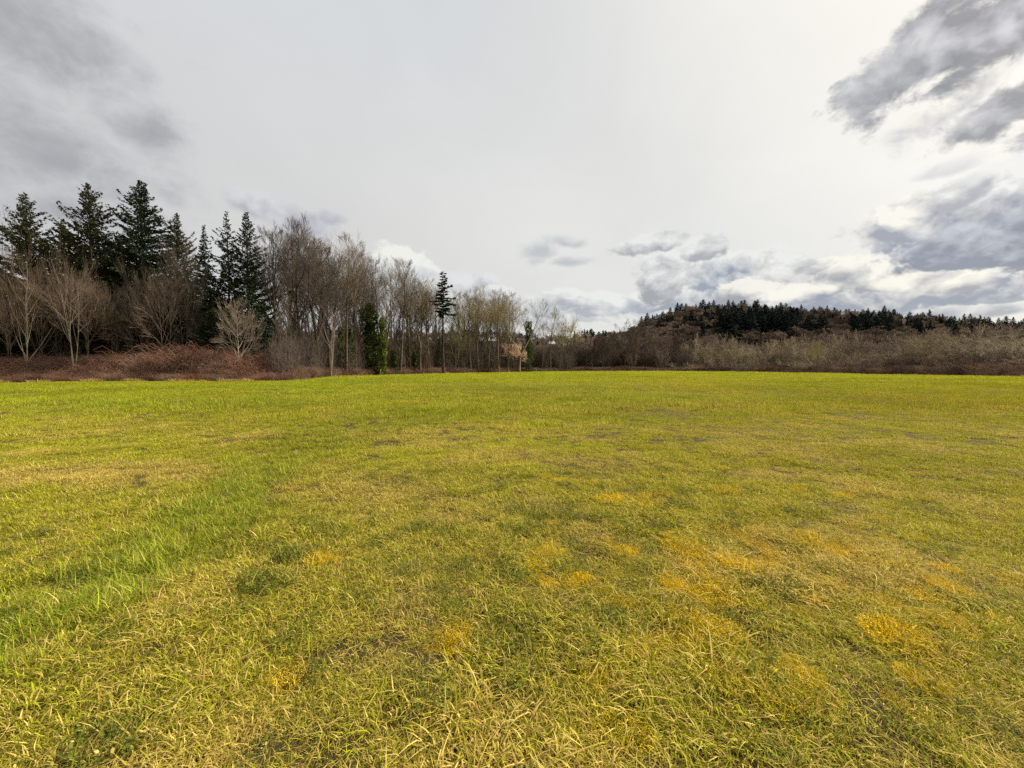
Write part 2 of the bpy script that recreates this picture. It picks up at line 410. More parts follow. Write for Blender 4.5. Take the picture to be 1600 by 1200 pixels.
def leafy(name, a, b, tr=0.15, scale=0.8, rnd=0.4):
    m = new_mat(name)
    n = X_noise(pos(), scale, 4, 0.6)
    c = X_mix(n.ss(0.35, 0.65), a, b)
    c = X_scale(c, (1 - rnd / 2) + obj_random() * rnd + (X_noise(pos(), 6, 2, 0.5) - 0.5) * 0.7)
    return finish(m, c, 0.9, tr, 0.03)
M_fir = leafy('fir_needles', (0.020, 0.032, 0.017), (0.038, 0.052, 0.024))
M_cedar = leafy('cedar_fronds', (0.036, 0.042, 0.018), (0.085, 0.080, 0.036))
M_hillfir = leafy('hill_conifer_needles_hazed', (0.022, 0.034, 0.034), (0.034, 0.048, 0.040), 0.1, 0.1)  # bluish shift of distance haze is put into the needle colour
M_ivy = leafy('ivy_leaves', (0.028, 0.047, 0.013), (0.072, 0.092, 0.024), 0.2, 1.5)
M_ivy_bright = leafy('ivy_leaves_bright', (0.080, 0.110, 0.020), (0.160, 0.175, 0.036), 0.2, 1.5)
M_blossom = leafy('pink_blossom', (0.55, 0.34, 0.27), (0.75, 0.55, 0.45), 0.3)
M_catkin = leafy('yellow_green_buds', (0.20, 0.18, 0.06), (0.30, 0.26, 0.10), 0.3)

m = new_mat('grass_blades')
_tint = attr('tint', 'INSTANCER', 'Color'); _dry = attr('dry', 'INSTANCER')
_bl = attr('blade_dry'); _bv = attr('blade_val')
_isdry = _bl.min(1.0) ; _isdry = Ex.m('LESS_THAN', _bl, _dry)
_strawc = X_mix(_bv, (0.38, 0.24, 0.048), (0.84, 0.65, 0.19))
_c = X_mix(_isdry * 0.9, X_scale(_tint, 0.40 + _bv * 1.25), _strawc)
M_grass = finish(m, _c, 0.75, 0.30, 0.06)

m = new_mat('soil_and_thatch')
_f = attr('tint', 'GEOMETRY', 'Color'); _d = attr('far')
_n = X_noise(pos(), 9, 6, 0.7)
_c = X_mix(_n, (0.030, 0.022, 0.010), (0.090, 0.062, 0.024))
_c = X_mix(_d, _c, _f)
M_ground = finish(m, _c, 0.95, 0, 0.1, (X_noise(pos(), 25, 5, 0.7), 0.6, 0.02))

m = new_mat('woodland_floor')
_c = X_mix(X_noise(pos(), 0.05, 6, 0.7).ss(.4, .6), (0.050, 0.040, 0.028), (0.080, 0.058, 0.042))
M_hill = finish(m, _c, 1.0, 0, 0.0)

# ---------------------------------------------------------------- instancing of uncountable stuff
def scatter(name, pts, rot, scl, idx, sources, attrs=None, mats=()):
    src = bpy.data.collections.new(name + '_sources')
    for k, me in enumerate(sources):
        o = bpy.data.objects.new('%s_source_%02d' % (name, k), me); src.objects.link(o)
    me = bpy.data.meshes.new(name)
    n = len(pts)
    me.vertices.add(n); me.vertices.foreach_set('co', np.asarray(pts, np.float32).ravel())
    def add(k, ty, f, d):
        a = me.attributes.new(k, ty, 'POINT'); a.data.foreach_set(f, np.asarray(d, np.int32 if ty == 'INT' else np.float32).ravel())
    add('rot', 'FLOAT_VECTOR', 'vector', rot); add('scl', 'FLOAT_VECTOR', 'vector', scl); add('idx', 'INT', 'value', idx)
    for k, (ty, d) in (attrs or {}).items(): add(k, ty, {'FLOAT': 'value', 'FLOAT_COLOR': 'color'}[ty], d)
    o = link(name, me)
    ng = bpy.data.node_groups.new(name + '_scatter', 'GeometryNodeTree')
    ng.interface.new_socket('Geometry', in_out='INPUT', socket_type='NodeSocketGeometry')
    ng.interface.new_socket('Geometry', in_out='OUTPUT', socket_type='NodeSocketGeometry')
    N = ng.nodes; gi = N.new('NodeGroupInput'); go = N.new('NodeGroupOutput')
    iop = N.new('GeometryNodeInstanceOnPoints'); ci = N.new('GeometryNodeCollectionInfo')
    ci.inputs['Collection'].default_value = src; ci.inputs['Separate Children'].default_value = True; ci.inputs['Reset Children'].default_value = True
    iop.inputs['Pick Instance'].default_value = True
    def na(k, ty):
        a = N.new('GeometryNodeInputNamedAttribute'); a.data_type = ty; a.inputs[0].default_value = k; return a.outputs[0]
    ng.links.new(gi.outputs[0], iop.inputs['Points']); ng.links.new(ci.outputs[0], iop.inputs['Instance'])
    ng.links.new(na('idx', 'INT'), iop.inputs['Instance Index'])
    e2r = N.new('FunctionNodeEulerToRotation'); ng.links.new(na('rot', 'FLOAT_VECTOR'), e2r.inputs[0])
    ng.links.new(e2r.outputs[0], iop.inputs['Rotation']); ng.links.new(na('scl', 'FLOAT_VECTOR'), iop.inputs['Scale'])
    ng.links.new(iop.outputs[0], go.inputs[0])
    md = o.modifiers.new('scatter', 'NODES'); md.node_group = ng
    return o

# ---------------------------------------------------------------- the ground
def polar_sheet(rings, nseg):
    V = []; Q = []
    a = np.linspace(0, 2 * np.pi, nseg, endpoint=False)
    V.append([[0, 0, 0]])
    for r in rings: V.append(np.stack([np.sin(a) * r, np.cos(a) * r, a * 0], 1))
    V = np.concatenate(V)
    T = [(0, 1 + (i + 1) % nseg, 1 + i) for i in range(nseg)]
    i = np.arange(nseg); j = (i + 1) % nseg
    for k in range(len(rings) - 1):
        b0 = 1 + k * nseg; b1 = b0 + nseg
        Q.append(np.stack([b0 + i, b0 + j, b1 + j, b1 + i], 1))
    V[:, 2] = gz(V[:, 0], V[:, 1])
    return V, T, np.concatenate(Q)
rings = np.concatenate([np.arange(.25, 6, .09), np.arange(6, 12, .22), np.geomspace(12, 260, 150)[1:], [320, 420, 600, 900, 1500, 3000, 6000]])
V, T, Q = polar_sheet(rings, 420)
t, dry, lush, moss, straw, dark = field(V[:, 0], V[:, 1])
r = np.hypot(V[:, 0], V[:, 1])
mixc = t * (1 - dry[:, None] * .6) + G_STRAW * .8 * dry[:, None] * .6
px = to_px(V[:, 0], V[:, 1]); outside = (V[:, 1] > 0) & (V[:, 1] > edge_z(px) + .3)
mixc[outside] = (0.085, 0.058, 0.038)
far = sst(30, 110, r); far[outside] = 1
me = mesh_np('field', V, T, Q, mats=(M_ground,), smooth=True, attrs={'tint': ('FLOAT_COLOR', np.c_[mixc, np.ones(len(V))]), 'far': ('FLOAT', far)})
tag(link('field', me), 'wide grassy field running to the trees', kind='structure')

# ---------------------------------------------------------------- grass tufts
def blades(rng, n, R, l0, l1, w, lean0, lean1, curl, nseg=3, dense_center=0.5, twist=0.5):
    """curved tapering ribbons"""
    a = rng.rand(n) * 2 * np.pi; rr = R * rng.rand(n) ** dense_center
    bx = np.cos(a) * rr; by = np.sin(a) * rr
    L = l0 + (l1 - l0) * rng.rand(n) ** 1.4
    lean = lean0 + (lean1 - lean0) * rng.rand(n)
    da = rng.rand(n) * 2 * np.pi * 1.0
    cur = curl * (0.3 + rng.rand(n))
    face = da + np.pi / 2 + (rng.rand(n) - .5) * twist * 2
    P = np.stack([bx, by, np.full(n, -.01)], 1); V = []; ang = lean.copy(); swing = (rng.rand(n) - .5) * 0.9
    W = w * (0.6 + 0.8 * rng.rand(n))
    for k in range(nseg + 1):
        tt = k / nseg
        ww = W * (1 - tt ** 1.6) * 0.5 + W * 0.04
        s = np.stack([np.cos(face) * ww, np.sin(face) * ww, 0 * ww], 1)
        V.append(P - s); V.append(P + s)
        step = L / nseg
        P = P + np.stack([np.cos(da) * np.sin(ang) * step, np.sin(da) * np.sin(ang) * step, np.cos(ang) * step], 1)
        P[:, 2] = np.maximum(P[:, 2], 0.004 + 0.012 * rng.rand(n))
        ang = np.minimum(ang + cur / nseg, 1.75); da = da + swing / nseg
    V = np.stack(V, 1)                       # n, 2(nseg+1), 3
    m_ = 2 * (nseg + 1)
    base = (np.arange(n) * m_)[:, None]
    Q = np.concatenate([base + np.array([2 * k, 2 * k + 1, 2 * k + 3, 2 * k + 2]) for k in range(nseg)], 0)
    bd = np.repeat(rng.rand(n), m_); bv = np.repeat(rng.rand(n), m_)
    return V.reshape(-1, 3), Q, bd, bv
def leaflets(rng, n, R, size, h):
    a = rng.rand(n) * 2 * np.pi; rr = R * rng.rand(n) ** .5
    c = np.stack([np.cos(a) * rr, np.sin(a) * rr, h * rng.rand(n)], 1)
    s = size * (0.6 + .8 * rng.rand(n)); ph = rng.rand(n) * 2 * np.pi; tl = (rng.rand(n, 2) - .5) * 1.2
    u = np.stack([np.cos(ph), np.sin(ph), tl[:, 0]], 1) * s[:, None]; v = np.stack([-np.sin(ph), np.cos(ph), tl[:, 1]], 1) * s[:, None] * .6
    V = np.stack([c - u, c - u * .1 - v, c + u, c - u * .1 + v], 1).reshape(-1, 3)
    Q = (np.arange(n) * 4)[:, None] + np.arange(4)
    return V, Q, np.repeat(rng.rand(n) * .6 + .4, 4), np.repeat(rng.rand(n), 4)
def tuft_mesh(name, packs):
    Vs, Qs, D_, W_ = [], [], [], []; o = 0
    for V, Q, bd, bv in packs:
        Vs.append(V); Qs.append(Q + o); D_.append(bd); W_.append(bv); o += len(V)
    return mesh_np(name, np.concatenate(Vs), quads=np.concatenate(Qs), mats=(M_grass,), attrs={'blade_dry': ('FLOAT', np.concatenate(D_)), 'blade_val': ('FLOAT', np.concatenate(W_))})
rng = np.random.RandomState(11)
TU = []; TI = {}
def addk(key, n, fn):
    TI[key] = list(range(len(TU), len(TU) + n))
    for _ in range(n): TU.append(tuft_mesh('grass_tuft_%02d' % len(TU), fn()))
addk('short', 5, lambda: [blades(rng, 85, .11, .02, .070, .0036, .25, 1.25, 1.2), blades(rng, 14, .12, .04, .11, .0036, .7, 1.45, 1.1)])
addk('straw', 5, lambda: [blades(rng, 34, .13, .04, .13, .0037, .9, 1.55, 1.0, 4), blades(rng, 50, .12, .02, .070, .0036, .4, 1.4, 1.2)])
addk('lush', 4, lambda: [blades(rng, 60, .09, .05, .14, .0042, .10, .85, 1.1, 4), blades(rng, 14, .1, .06, .15, .0035, .6, 1.4, .9, 4)])
addk('moss', 3, lambda: [leaflets(rng, 600, .10, .0032, .028), blades(rng, 80, .10, .03, .08, .0025, .1, 1.1, .7, 3)])
addk('herb', 3, lambda: [leaflets(rng, 120, .09, .0060, .04), blades(rng, 34, .1, .05, .11, .003, .2, 1.1, .8)])
addk('stalk', 4, lambda: [blades(rng, 5, .06, .08, .20, .0042, .8, 1.5, .9, 5)])
addk('midA', 4, lambda: [blades(rng, 110, .28, .05, .15, .0075, .1, 1.0, .8)])
addk('midL', 3, lambda: [blades(rng, 110, .26, .09, .21, .009, .05, .7, .8)])
addk('farB', 4, lambda: [blades(rng, 110, .7, .06, .16, .019, .1, .9, .7, 2)])
addk('farC', 4, lambda: [blades(rng, 110, 1.6, .07, .17, .05, .1, .8, .6, 2)])

def pick(keys, n):
    l = np.array(sum((TI[k] for k in keys), [])); return l[rng.randint(0, len(l), n)]
P_, R_, S_, I_, C_, D_ = [], [], [], [], [], []
def grass_zone(z0, z1, dens, mode, xr=1.62, extra=2.5, fi=0, fo=0):
    wmax = xr * z1 + extra; area = 2 * wmax * (z1 - z0); n = int(area * dens)
    x = (rng.rand(n) * 2 - 1) * wmax; y = z0 + rng.rand(n) * (z1 - z0)
    if mode == 0: k0 = rng.rand(n) < (1.0 - .50 * sst(.57, .72, fbm(x, y, .2, 91, 3))); x = x[k0]; y = y[k0]
    k = (np.abs(x) < xr * np.maximum(y, 0) + extra) & (y < edge_z(to_px(x, np.maximum(y, .5))) + (vnoise(x, y, 2.2, 61) - .5) * 2.4 + (vnoise(x, y, 9, 62) - .5) * 3)
    x = x[k]; y = y[k]; n = len(x)
    t, dry, lush, moss, straw, dark = field(x, y)
    w_ = np.ones(n)
    if fi: w_ = w_ * sst(z0, z0 + fi, y + (n_w := (vnoise(x, y, 3.0, 63) - .5) * fi * .8))
    if fo: w_ = w_ * (1 - sst(z1 - fo, z1, y))
    kk = rng.rand(n) < w_; x, y, t, dry, lush, moss, straw, dark, w_ = x[kk], y[kk], t[kk], dry[kk], lush[kk], moss[kk], straw[kk], dark[kk], w_[kk]; n = len(x)
    u = rng.rand(n); s = (.55 + .45 * w_) * (1.05 if mode == 0 else 1.0) * (.75 + .5 * rng.rand(n)) * (.50 + 1.0 * vnoise(x, y, .16 if mode == 0 else 1.5, 77) * (.5 + vnoise(x, y, .6, 78)))
    if mode == 0:
        idx = pick(['short'], n)
        k = u < .30 + .5 * straw; idx[k] = pick(['straw'], k.sum())
        k = rng.rand(n) < lush * .85; idx[k] = pick(['lush'], k.sum()); 
        k = (rng.rand(n) < .11); idx[k] = pick(['stalk'], k.sum())
        k = (rng.rand(n) < moss * .53); idx[k] = pick(['moss'], k.sum())
        k = (rng.rand(n) < dark * .55) & (moss < .3); idx[k] = pick(['herb'], k.sum()); t[k] = t[k] * .25 + G_DARK * .75
        isst = np.isin(idx, TI['stalk']); dry[isst] = .85
        ism = np.isin(idx, TI['moss']); s[ism] *= .85; t[ism] = G_MOSS * (.75 + .5 * rng.rand(ism.sum()))[:, None]; dry[ism] = .30
    elif mode == 1:
        idx = pick(['midA'], n); k = rng.rand(n) < lush * .8; idx[k] = pick(['midL'], k.sum())
    elif mode == 2: idx = pick(['farB'], n)
    else: idx = pick(['farC'], n)
    t = t * (.80 + .4 * rng.rand(n))[:, None]
    P_.append(np.stack([x, y, gz(x, y)], 1)); I_.append(idx); S_.append(np.stack([s, s, s * (.8 + .5 * rng.rand(n))], 1))
    R_.append(np.stack([(rng.rand(n) - .5) * .25, (rng.rand(n) - .5) * .25, rng.rand(n) * 6.283], 1)); C_.append(t); D_.append(dry)
grass_zone(.2, 5, 240, 0)
grass_zone(5, 9, 150, 0)
_n = 9000; _x = (rng.rand(_n) * 2 - 1) * 10; _y = .2 + rng.rand(_n) * 8; _k = np.abs(_x) < 1.62 * _y + 2; _x, _y = _x[_k], _y[_k]; _n = len(_x)
P_.append(np.stack([_x, _y, gz(_x, _y) - .004], 1)); I_.append(pick(['straw'], _n)); S_.append(np.stack([1.0 + .4 * rng.rand(_n), 1.0 + .4 * rng.rand(_n), .22 + .2 * rng.rand(_n)], 1)); R_.append(np.stack([_n * [0.], _n * [0.], rng.rand(_n) * 6.283], 1)); C_.append(np.tile([.11, .085, .03], (_n, 1))); D_.append(np.full(_n, .25))
grass_zone(9, 20, 80, 0, fo=9)
grass_zone(9, 30, 26, 1, fi=9, fo=8)
grass_zone(22, 56, 11, 1, fi=8, fo=14)
grass_zone(40, 115, 3.4, 2, 1.5, fi=14, fo=15)
grass_zone(98, 200, 1.1, 3, 1.1, fi=15)
C = np.concatenate(C_)
g_o = scatter('meadow_grass', np.concatenate(P_), np.concatenate(R_), np.concatenate(S_), np.concatenate(I_), TU,
              {'tint': ('FLOAT_COLOR', np.c_[C, np.ones(len(C))]), 'dry': ('FLOAT', np.concatenate(D_))})
tag(g_o, 'yellow green meadow grass with straw blades and mossy patches', 'grass', kind='stuff')

# ---------------------------------------------------------------- tree growth
def tubes(polys, sides):
    """polys: list of (points n*3, radii n) -> verts, quads"""
    groups = {}
    for P, R in polys: groups.setdefault(len(P), []).append((P, R))
    Vs, Qs = [], []; o = 0
    for n, lst in groups.items():
        P = np.stack([a for a, _ in lst]); R = np.stack([b for _, b in lst])          # m n 3
        T = np.empty_like(P); T[:, 1:-1] = P[:, 2:] - P[:, :-2]; T[:, 0] = P[:, 1] - P[:, 0]; T[:, -1] = P[:, -1] - P[:, -2]
        T /= np.linalg.norm(T, axis=2, keepdims=True) + 1e-9
        mean = T.mean(1, keepdims=True)
        ref = np.where(np.abs(mean[..., 2:3]) > .8, np.array([1.0, 0.3, 0]), np.array([0, 0, 1.0])) + 0 * T
        U = np.cross(T, ref); U /= np.linalg.norm(U, axis=2, keepdims=True) + 1e-9
        W = np.cross(T, U)
        a = np.arange(sides) * 2 * np.pi / sides
        ring = P[:, :, None] + R[:, :, None, None] * (np.cos(a)[None, None, :, None] * U[:, :, None] + np.sin(a)[None, None, :, None] * W[:, :, None])
        m_ = len(lst); V = ring.reshape(-1, 3)
        idx = np.arange(m_ * n * sides).reshape(m_, n, sides) + o
        A = idx[:, :-1]; B = idx[:, 1:]
        Q = np.stack([A, np.roll(A, -1, 2), np.roll(B, -1, 2), B], -1).reshape(-1, 4)
        Vs.append(V); Qs.append(Q); o += len(V)
    return np.concatenate(Vs), np.concatenate(Qs)
def join(parts):
    Vs, Qs, o = [], [], 0
    for V, Q in parts: Vs.append(V); Qs.append(Q + o); o += len(V)
    return np.concatenate(Vs), np.concatenate(Qs)
UP = np.array([0, 0, 1.0])
def unit(v): return v / (np.linalg.norm(v) + 1e-9)
def grow(rng, H, r0, cs=.35, nl=16, ang=(30, 55), lmul=.36, up=.12, kids=(6, 5, 4), leaders=1, wander=.06, taper=.8, rmin=.011, lean=0, twig=1.0, spread=1.0, top_len=.35, inner=.35):
    lev = [[], [], [], [], []]
    NP = (10, 7, 5, 4, 3)
    def seg(P0, d, L, r, level, wand, upk, tp):
        n = NP[level]; P = [P0]; d = unit(d); st = L / (n - 1)
        for i in range(n - 1):
            d = unit(d + rng.randn(3) * wand + UP * upk)
            P.append(P[-1] + d * st)
        P = np.array(P); t = np.linspace(0, 1, n); R = np.maximum(r * (1 - t * tp), rmin * (.7 if level > 3 else 1))
        lev[level].append((P, R)); return P, R
    def side(P, R, t):
        n = len(P); f = t * (n - 1); i = min(int(f), n - 2); f -= i
        return P[i] * (1 - f) + P[i + 1] * f, unit(P[i + 1] - P[i]), R[i] * (1 - f) + R[i + 1] * f
    def out(d, a, phi):
        h = unit(np.cross(d, UP if abs(d[2]) < .9 else np.array([1.0, 0, 0]))); k = np.cross(d, h)
        o = math.cos(phi) * h + math.sin(phi) * k
        return unit(d * math.cos(a) + o * math.sin(a))
    def kids_of(P, R, L, level):
        if level > 4: return
        nk = kids[level - 2]; nk = max(2, int(nk + rng.randn() * .8))
        for j in range(nk):
            t = inner + (.98 - inner) * (j + rng.rand()) / nk
            p, d, r = side(P, R, min(t, .98)); a = rad((18 if level < 3 else 14) + (26 if level < 3 else 20) * rng.rand())
            d2 = out(d, a * spread, rng.rand() * 6.28)
            if d2[2] < -.1: d2[2] *= .3
            l = L * ((.45 if level < 3 else .60) + .28 * rng.rand()) * (1 - .25 * t) * twig
            P2, R2 = seg(p, d2, l, max(r * .55, rmin), level, .045, up * (.8 if level < 3 else 1.1), .8)
            kids_of(P2, R2, l, level + 1)
    fork = cs + .05 if leaders > 1 else 1
    d0 = unit(np.array([lean, 0, 1.0]))
    if leaders == 1:
        P, R = seg(np.array([0, 0, -.3]), d0, H + .3, r0, 0, wander * .5, .02, .93); stems = [(P, R, H, cs)]
    else:
        hb = H * cs * .55
        P, R = seg(np.array([0, 0, -.3]), d0, hb + .3, r0, 0, wander * .4, .02, .3); stems = []
        for k in range(leaders):
            d2 = out(unit(P[-1] - P[-2]), rad(12 + 16 * rng.rand()), 6.28 * k / leaders + rng.rand())
            P2, R2 = seg(P[-1], d2, (H - hb) * (.82 + .2 * rng.rand()), r0 * .68, 0, wander, .10, .92); stems.append((P2, R2, (H - hb), .3))
    for P, R, L, c in stems:
        n = max(4, int(nl / len(stems)))
        for j in range(n):
            t = c + (1 - c) * (j + rng.rand() * .8) / n; t = min(t, .985)
            p, d, r = side(P, R, t); a = rad(ang[0] + (ang[1] - ang[0]) * rng.rand())
            d2 = out(d, a, j * 2.4 + rng.rand() * .8)
            q = (t - c) / (1 - c)
            l = H * lmul * ((1 - q) ** .8 * (1 - top_len) + top_len) * (.75 + .4 * rng.rand())
            P2, R2 = seg(p, d2, l, max(r * .62, .035), 1, .09, up, .75)
            kids_of(P2, R2, l, 2)
    return lev
def deciduous(seed, name, H, r0, **kw):
    rng = np.random.RandomState(seed); lev = grow(rng, H, r0, **kw)
    V, Q = join([tubes(lev[0], 7), tubes(lev[1], 5)])
    trunk = mesh_np(name + '_trunk', V, quads=Q, mats=(M_bark,), smooth=True)
    V, Q = join([tubes(lev[k], 3) for k in (2, 3, 4) if lev[k]])
    crown = mesh_np(name + '_crown', V, quads=Q, mats=(M_twig_brown,))
    return (trunk, crown, H, max(np.ptp(V[:, 0]), np.ptp(V[:, 1])), V)
TALL = [deciduous(100 + i, 'tall_tree', 24, .30, cs=(.42, .45, .38, .52, .36, .45)[i], nl=(14, 14, 15, 13, 12, 16)[i], ang=((26, 46), (34, 55), (28, 48), (24, 44), (40, 62), (20, 36))[i], lmul=(.29, .31, .30, .25, .34, .25)[i],
                  up=.10, kids=(7, 5, 3), leaders=(1, 2, 1, 1, 3, 2)[i], wander=.07, rmin=.0115) for i in range(6)]
ROUND = [deciduous(200 + i, 'round_tree', 24, .42, cs=.30, nl=17, ang=(32, 58), lmul=.34, up=.09, kids=(7, 5, 3), leaders=(4, 3)[i], wander=.08, rmin=.011) for i in range(2)]
SLIM = [deciduous(300 + i, 'slim_tree', 20, .15, cs=.40, nl=13, ang=(20, 42), lmul=.15, up=.12, kids=(4, 4, 3), leaders=1, wander=.09, rmin=.010) for i in range(4)]
BROAD = [deciduous(400 + i, 'broad_tree', 9, .13, cs=.14, nl=(20, 16, 22)[i], ang=(38, 62), lmul=(.66, .60, .55)[i], up=(.06, .07, .05)[i], kids=(7, 5, 3), leaders=(3, 1, 2)[i], wander=.06, rmin=.0085) for i in range(3)]
FAN = [deciduous(450 + i, 'fan_tree', 7.5, .10, cs=.22, nl=22, ang=(55, 75), lmul=.60, up=.03, kids=(8, 5, 3), leaders=1 + i, wander=.03, rmin=.009, top_len=.12) for i in range(2)]

def xform(V, mat=None): return V
def conifer(seed, name, H, R, cs=.12, nb=150, droop=.25, rise=.1, spray=(.5, .16), per=42, prof=.9, gap=.0, mat=None, jag=.35, leaderless=False, r0=.32, lod=False, top=0.0, side_bias=0.0, wild=0.0, lump=.25, sat=1.0, qp=.92):
    rng = np.random.RandomState(seed); lph = rng.rand(6) * 6.28
    tp = [(np.array([[rng.randn() * .03 * k ** .5, rng.randn() * .03 * k ** .5, -.3 + (H + .3) * k / 9] for k in range(10)]), np.maximum(r0 * (1 - np.linspace(0, 1, 10) * .96), .02))]
    br = []; SP = []
    for j in range(nb):
        q = (j + rng.rand()) / nb; q = q ** qp
        if gap and rng.rand() < gap: continue
        z = H * (cs + (1 - cs) * q)
        prof_r = R * (min(1, (1 - q) * sat) ** prof * (1 - top) + top * math.sqrt(max(0, 1 - q)) + .02) * (1 if q > .12 else .65 + q * 3)
        L = prof_r * (1 - jag + 2 * jag * rng.rand() * rng.rand() + jag * .4)
        phi = j * 2.399 + rng.randn() * .4
        L *= 1 + lump * (math.sin(z * .75 + lph[0] + 2 * math.sin(phi + lph[1])) * .6 + math.sin(z * 1.9 + lph[2] + phi * 2) * .5)
        L = min(max(L, .18), prof_r * 1.3 + .15)
        if side_bias: L *= 1 + side_bias * math.cos(phi - math.pi)
        n = 6; t = np.linspace(0, 1, n)
        dr = droop * (.55 + .8 * rng.rand()) * (.35 + 1.0 * (1 - q)); rs_ = min(rise * (.6 + .8 * rng.rand()) * (1 + 1.2 * q), .62)
        zz = z + L * (rs_ * t * 1.5 - dr * t ** 1.5 + .45 * dr * t ** 4)
        P = np.stack([np.cos(phi) * L * t, np.sin(phi) * L * t, zz], 1) + rng.randn(n, 3) * .03 * L * t[:, None]
        if not lod: br.append((P, np.maximum(.055 * (1 - t) * (L / R + .3), .012)))
        m_ = max(4, int(per * (L / R) ** 1.0 * (.8 + .4 * rng.rand()) + 3))
        tt = (.12 + .88 * rng.rand(m_) ** .8)
        f = tt * (n - 1); i = np.minimum(f.astype(int), n - 2); f = (f - i)[:, None]
        c = P[i] * (1 - f) + P[i + 1] * f
        dirb = unit(P[-1] - P[1]); sidev = unit(np.cross(dirb, UP))
        sl = spray[0] * (.6 + .8 * rng.rand(m_)) * (.35 + .8 * (1 - q)) ; sw = spray[1] * (.6 + .8 * rng.rand(m_))
        lat = (rng.rand(m_) * 2 - 1)
        wid = (.16 * L + .12) * (1 - tt * .6)
        c = c + sidev * (lat * wid)[:, None] + rng.randn(m_, 3) * .05
        d = dirb * (.75) + sidev * (lat * 1.1)[:, None] + UP * (-droop * 1.0 * (1 - q * .7) - .10 + rng.randn(m_) * .25)[:, None] + rng.randn(m_, 3) * wild
        d /= np.linalg.norm(d, axis=1, keepdims=True)
        nrm = np.cross(d, UP + rng.randn(m_, 3) * .7); nrm /= np.linalg.norm(nrm, axis=1, keepdims=True) + 1e-9
        a = c - d * (sl * .3)[:, None]; b = c + d * (sl * .7)[:, None]
        mid = c + np.array([0, 0, -.04])
        SP.append(np.stack([a, mid - nrm * sw[:, None], b, mid + nrm * sw[:, None]], 1))
    S = np.concatenate(SP); n = len(S); Vs = S.reshape(-1, 3); Qs = (np.arange(n) * 4)[:, None] + np.arange(4)
    if lod:
        V, Q = tubes(tp, 4); nq = len(Q)
        V2, Q2 = join([(V, Q), (Vs, Qs)])
        return mesh_np(name, V2, quads=Q2, qmat=np.r_[np.ones(nq, int), np.zeros(n, int)], mats=(mat, M_bark_dark))
    V, Q = join([tubes(tp, 7), tubes(br, 3)])
    return (mesh_np(name + '_trunk', V, quads=Q, mats=(M_bark_dark,), smooth=True), mesh_np(name + '_crown', Vs, quads=Qs, mats=(mat,)), H, 2 * R, Vs)

# ---- ivy or blossom clumps wrapped about a stem
def leaf_cloud(rng, n, zf, rf, size, lump=.35):
    t = rng.rand(n); a = rng.rand(n) * 6.283; z = zf[0] + (zf[1] - zf[0]) * t
    lum = 1 - lump + 2 * lump * (np.sin(a * 3 + z * 1.1) * .25 + np.sin(a * 2 - z * 2.3) * .25 + .5)
    r = rf(t) * lum * (.55 + .5 * rng.rand(n) ** .5)
    c = np.stack([np.cos(a) * r, np.sin(a) * r, z], 1)
    s = size * (.6 + .8 * rng.rand(n)); u = rng.randn(n, 3); u /= np.linalg.norm(u, axis=1, keepdims=True); v = np.cross(u, rng.randn(n, 3)); v /= np.linalg.norm(v, axis=1, keepdims=True)
    u = u * s[:, None]; v = v * s[:, None] * .7
    V = np.stack([c - u, c - v, c + u, c + v], 1).reshape(-1, 3)
    return V, (np.arange(n) * 4)[:, None] + np.arange(4)

def set_mat(o, mt):
    if mt is not None:
        o.material_slots[0].link = 'OBJECT'; o.material_slots[0].material = mt
def plant_tree(name, proto, px, z, top, label, cat, group=None, wfac=1.0, rot=None, mt=None, mc=None, lean=(0, 0), parts=('trunk', 'crown'), width=None):
    trunk, crown, H, W = proto[:4]
    x = at(px, z); zz = float(gz(x, z)); h = hgt(top, z) - zz
    s = h / H
    e = bpy.data.objects.new(name, None); COL.objects.link(e); e.location = (x, z, zz)
    e.empty_display_size = .5
    if width: wfac = (width / FPX * z) / (W * s)
    e.scale = (s * wfac, s * wfac, s)
    e.rotation_euler = (lean[1], lean[0], R0.rand() * 6.283 if rot is None else rot)
    t_ = link(parts[0], trunk, e); c_ = link(parts[1], crown, e)
    set_mat(t_, mt); set_mat(c_, mc)
    tag(e, label, cat, group)
    return e
R0 = np.random.RandomState(5)
MARKS = [(441, 'next to the full dark fir'), (463, 'behind the second tall tree of the stand'), (486, 'behind the dark straight trunk'), (508, 'left of the leaning pale trunk'),
         (527, 'behind the leaning pale trunk'), (552, 'behind the low ivy'), (574, 'left of the tallest ivy'), (594, 'behind the tallest ivy'), (612, 'right of the tallest ivy'), (634, 'below the slim trees'),
         (655, 'beside the thin ivy trunk'), (680, 'left of the lone tufted fir'), (706, 'at the lone tufted fir'), (730, 'at the left end of the mossy clump'), (755, 'left in the mossy clump'),
         (780, 'right in the mossy clump'), (800, 'at the right end of the mossy clump'), (818, 'behind the pink blossom'), (840, 'by the dark ivy column'), (866, 'left of the yellowish tree'), (905, 'by the yellowish tree'),
         (930, 'right of the yellowish tree'), (960, 'left of the crooked dark trees'), (1000, 'by the crooked dark trees'), (1030, 'right of the crooked dark trees'), (1065, 'below the hill foot'),
         (1100, 'below the left shoulder of the hill'), (1135, 'below the broad dark stand, left end'), (1170, 'below the hilltop'), (1205, 'below the tallest hill conifers'), (1240, 'below the broad dark stand, middle'),
         (1275, 'left of the yellow-green shrub'), (1310, 'right of the yellow-green shrub'), (1345, 'below the second dark stand'), (1385, 'right of the second dark stand'), (1425, 'below the last dark conifers'),
         (1470, 'below the falling skyline'), (1520, 'below the brown thicket top'), (1560, 'left of the small edge trees'), (1605, 'at the right edge of the photo'), (99999, 'beyond the right edge')]
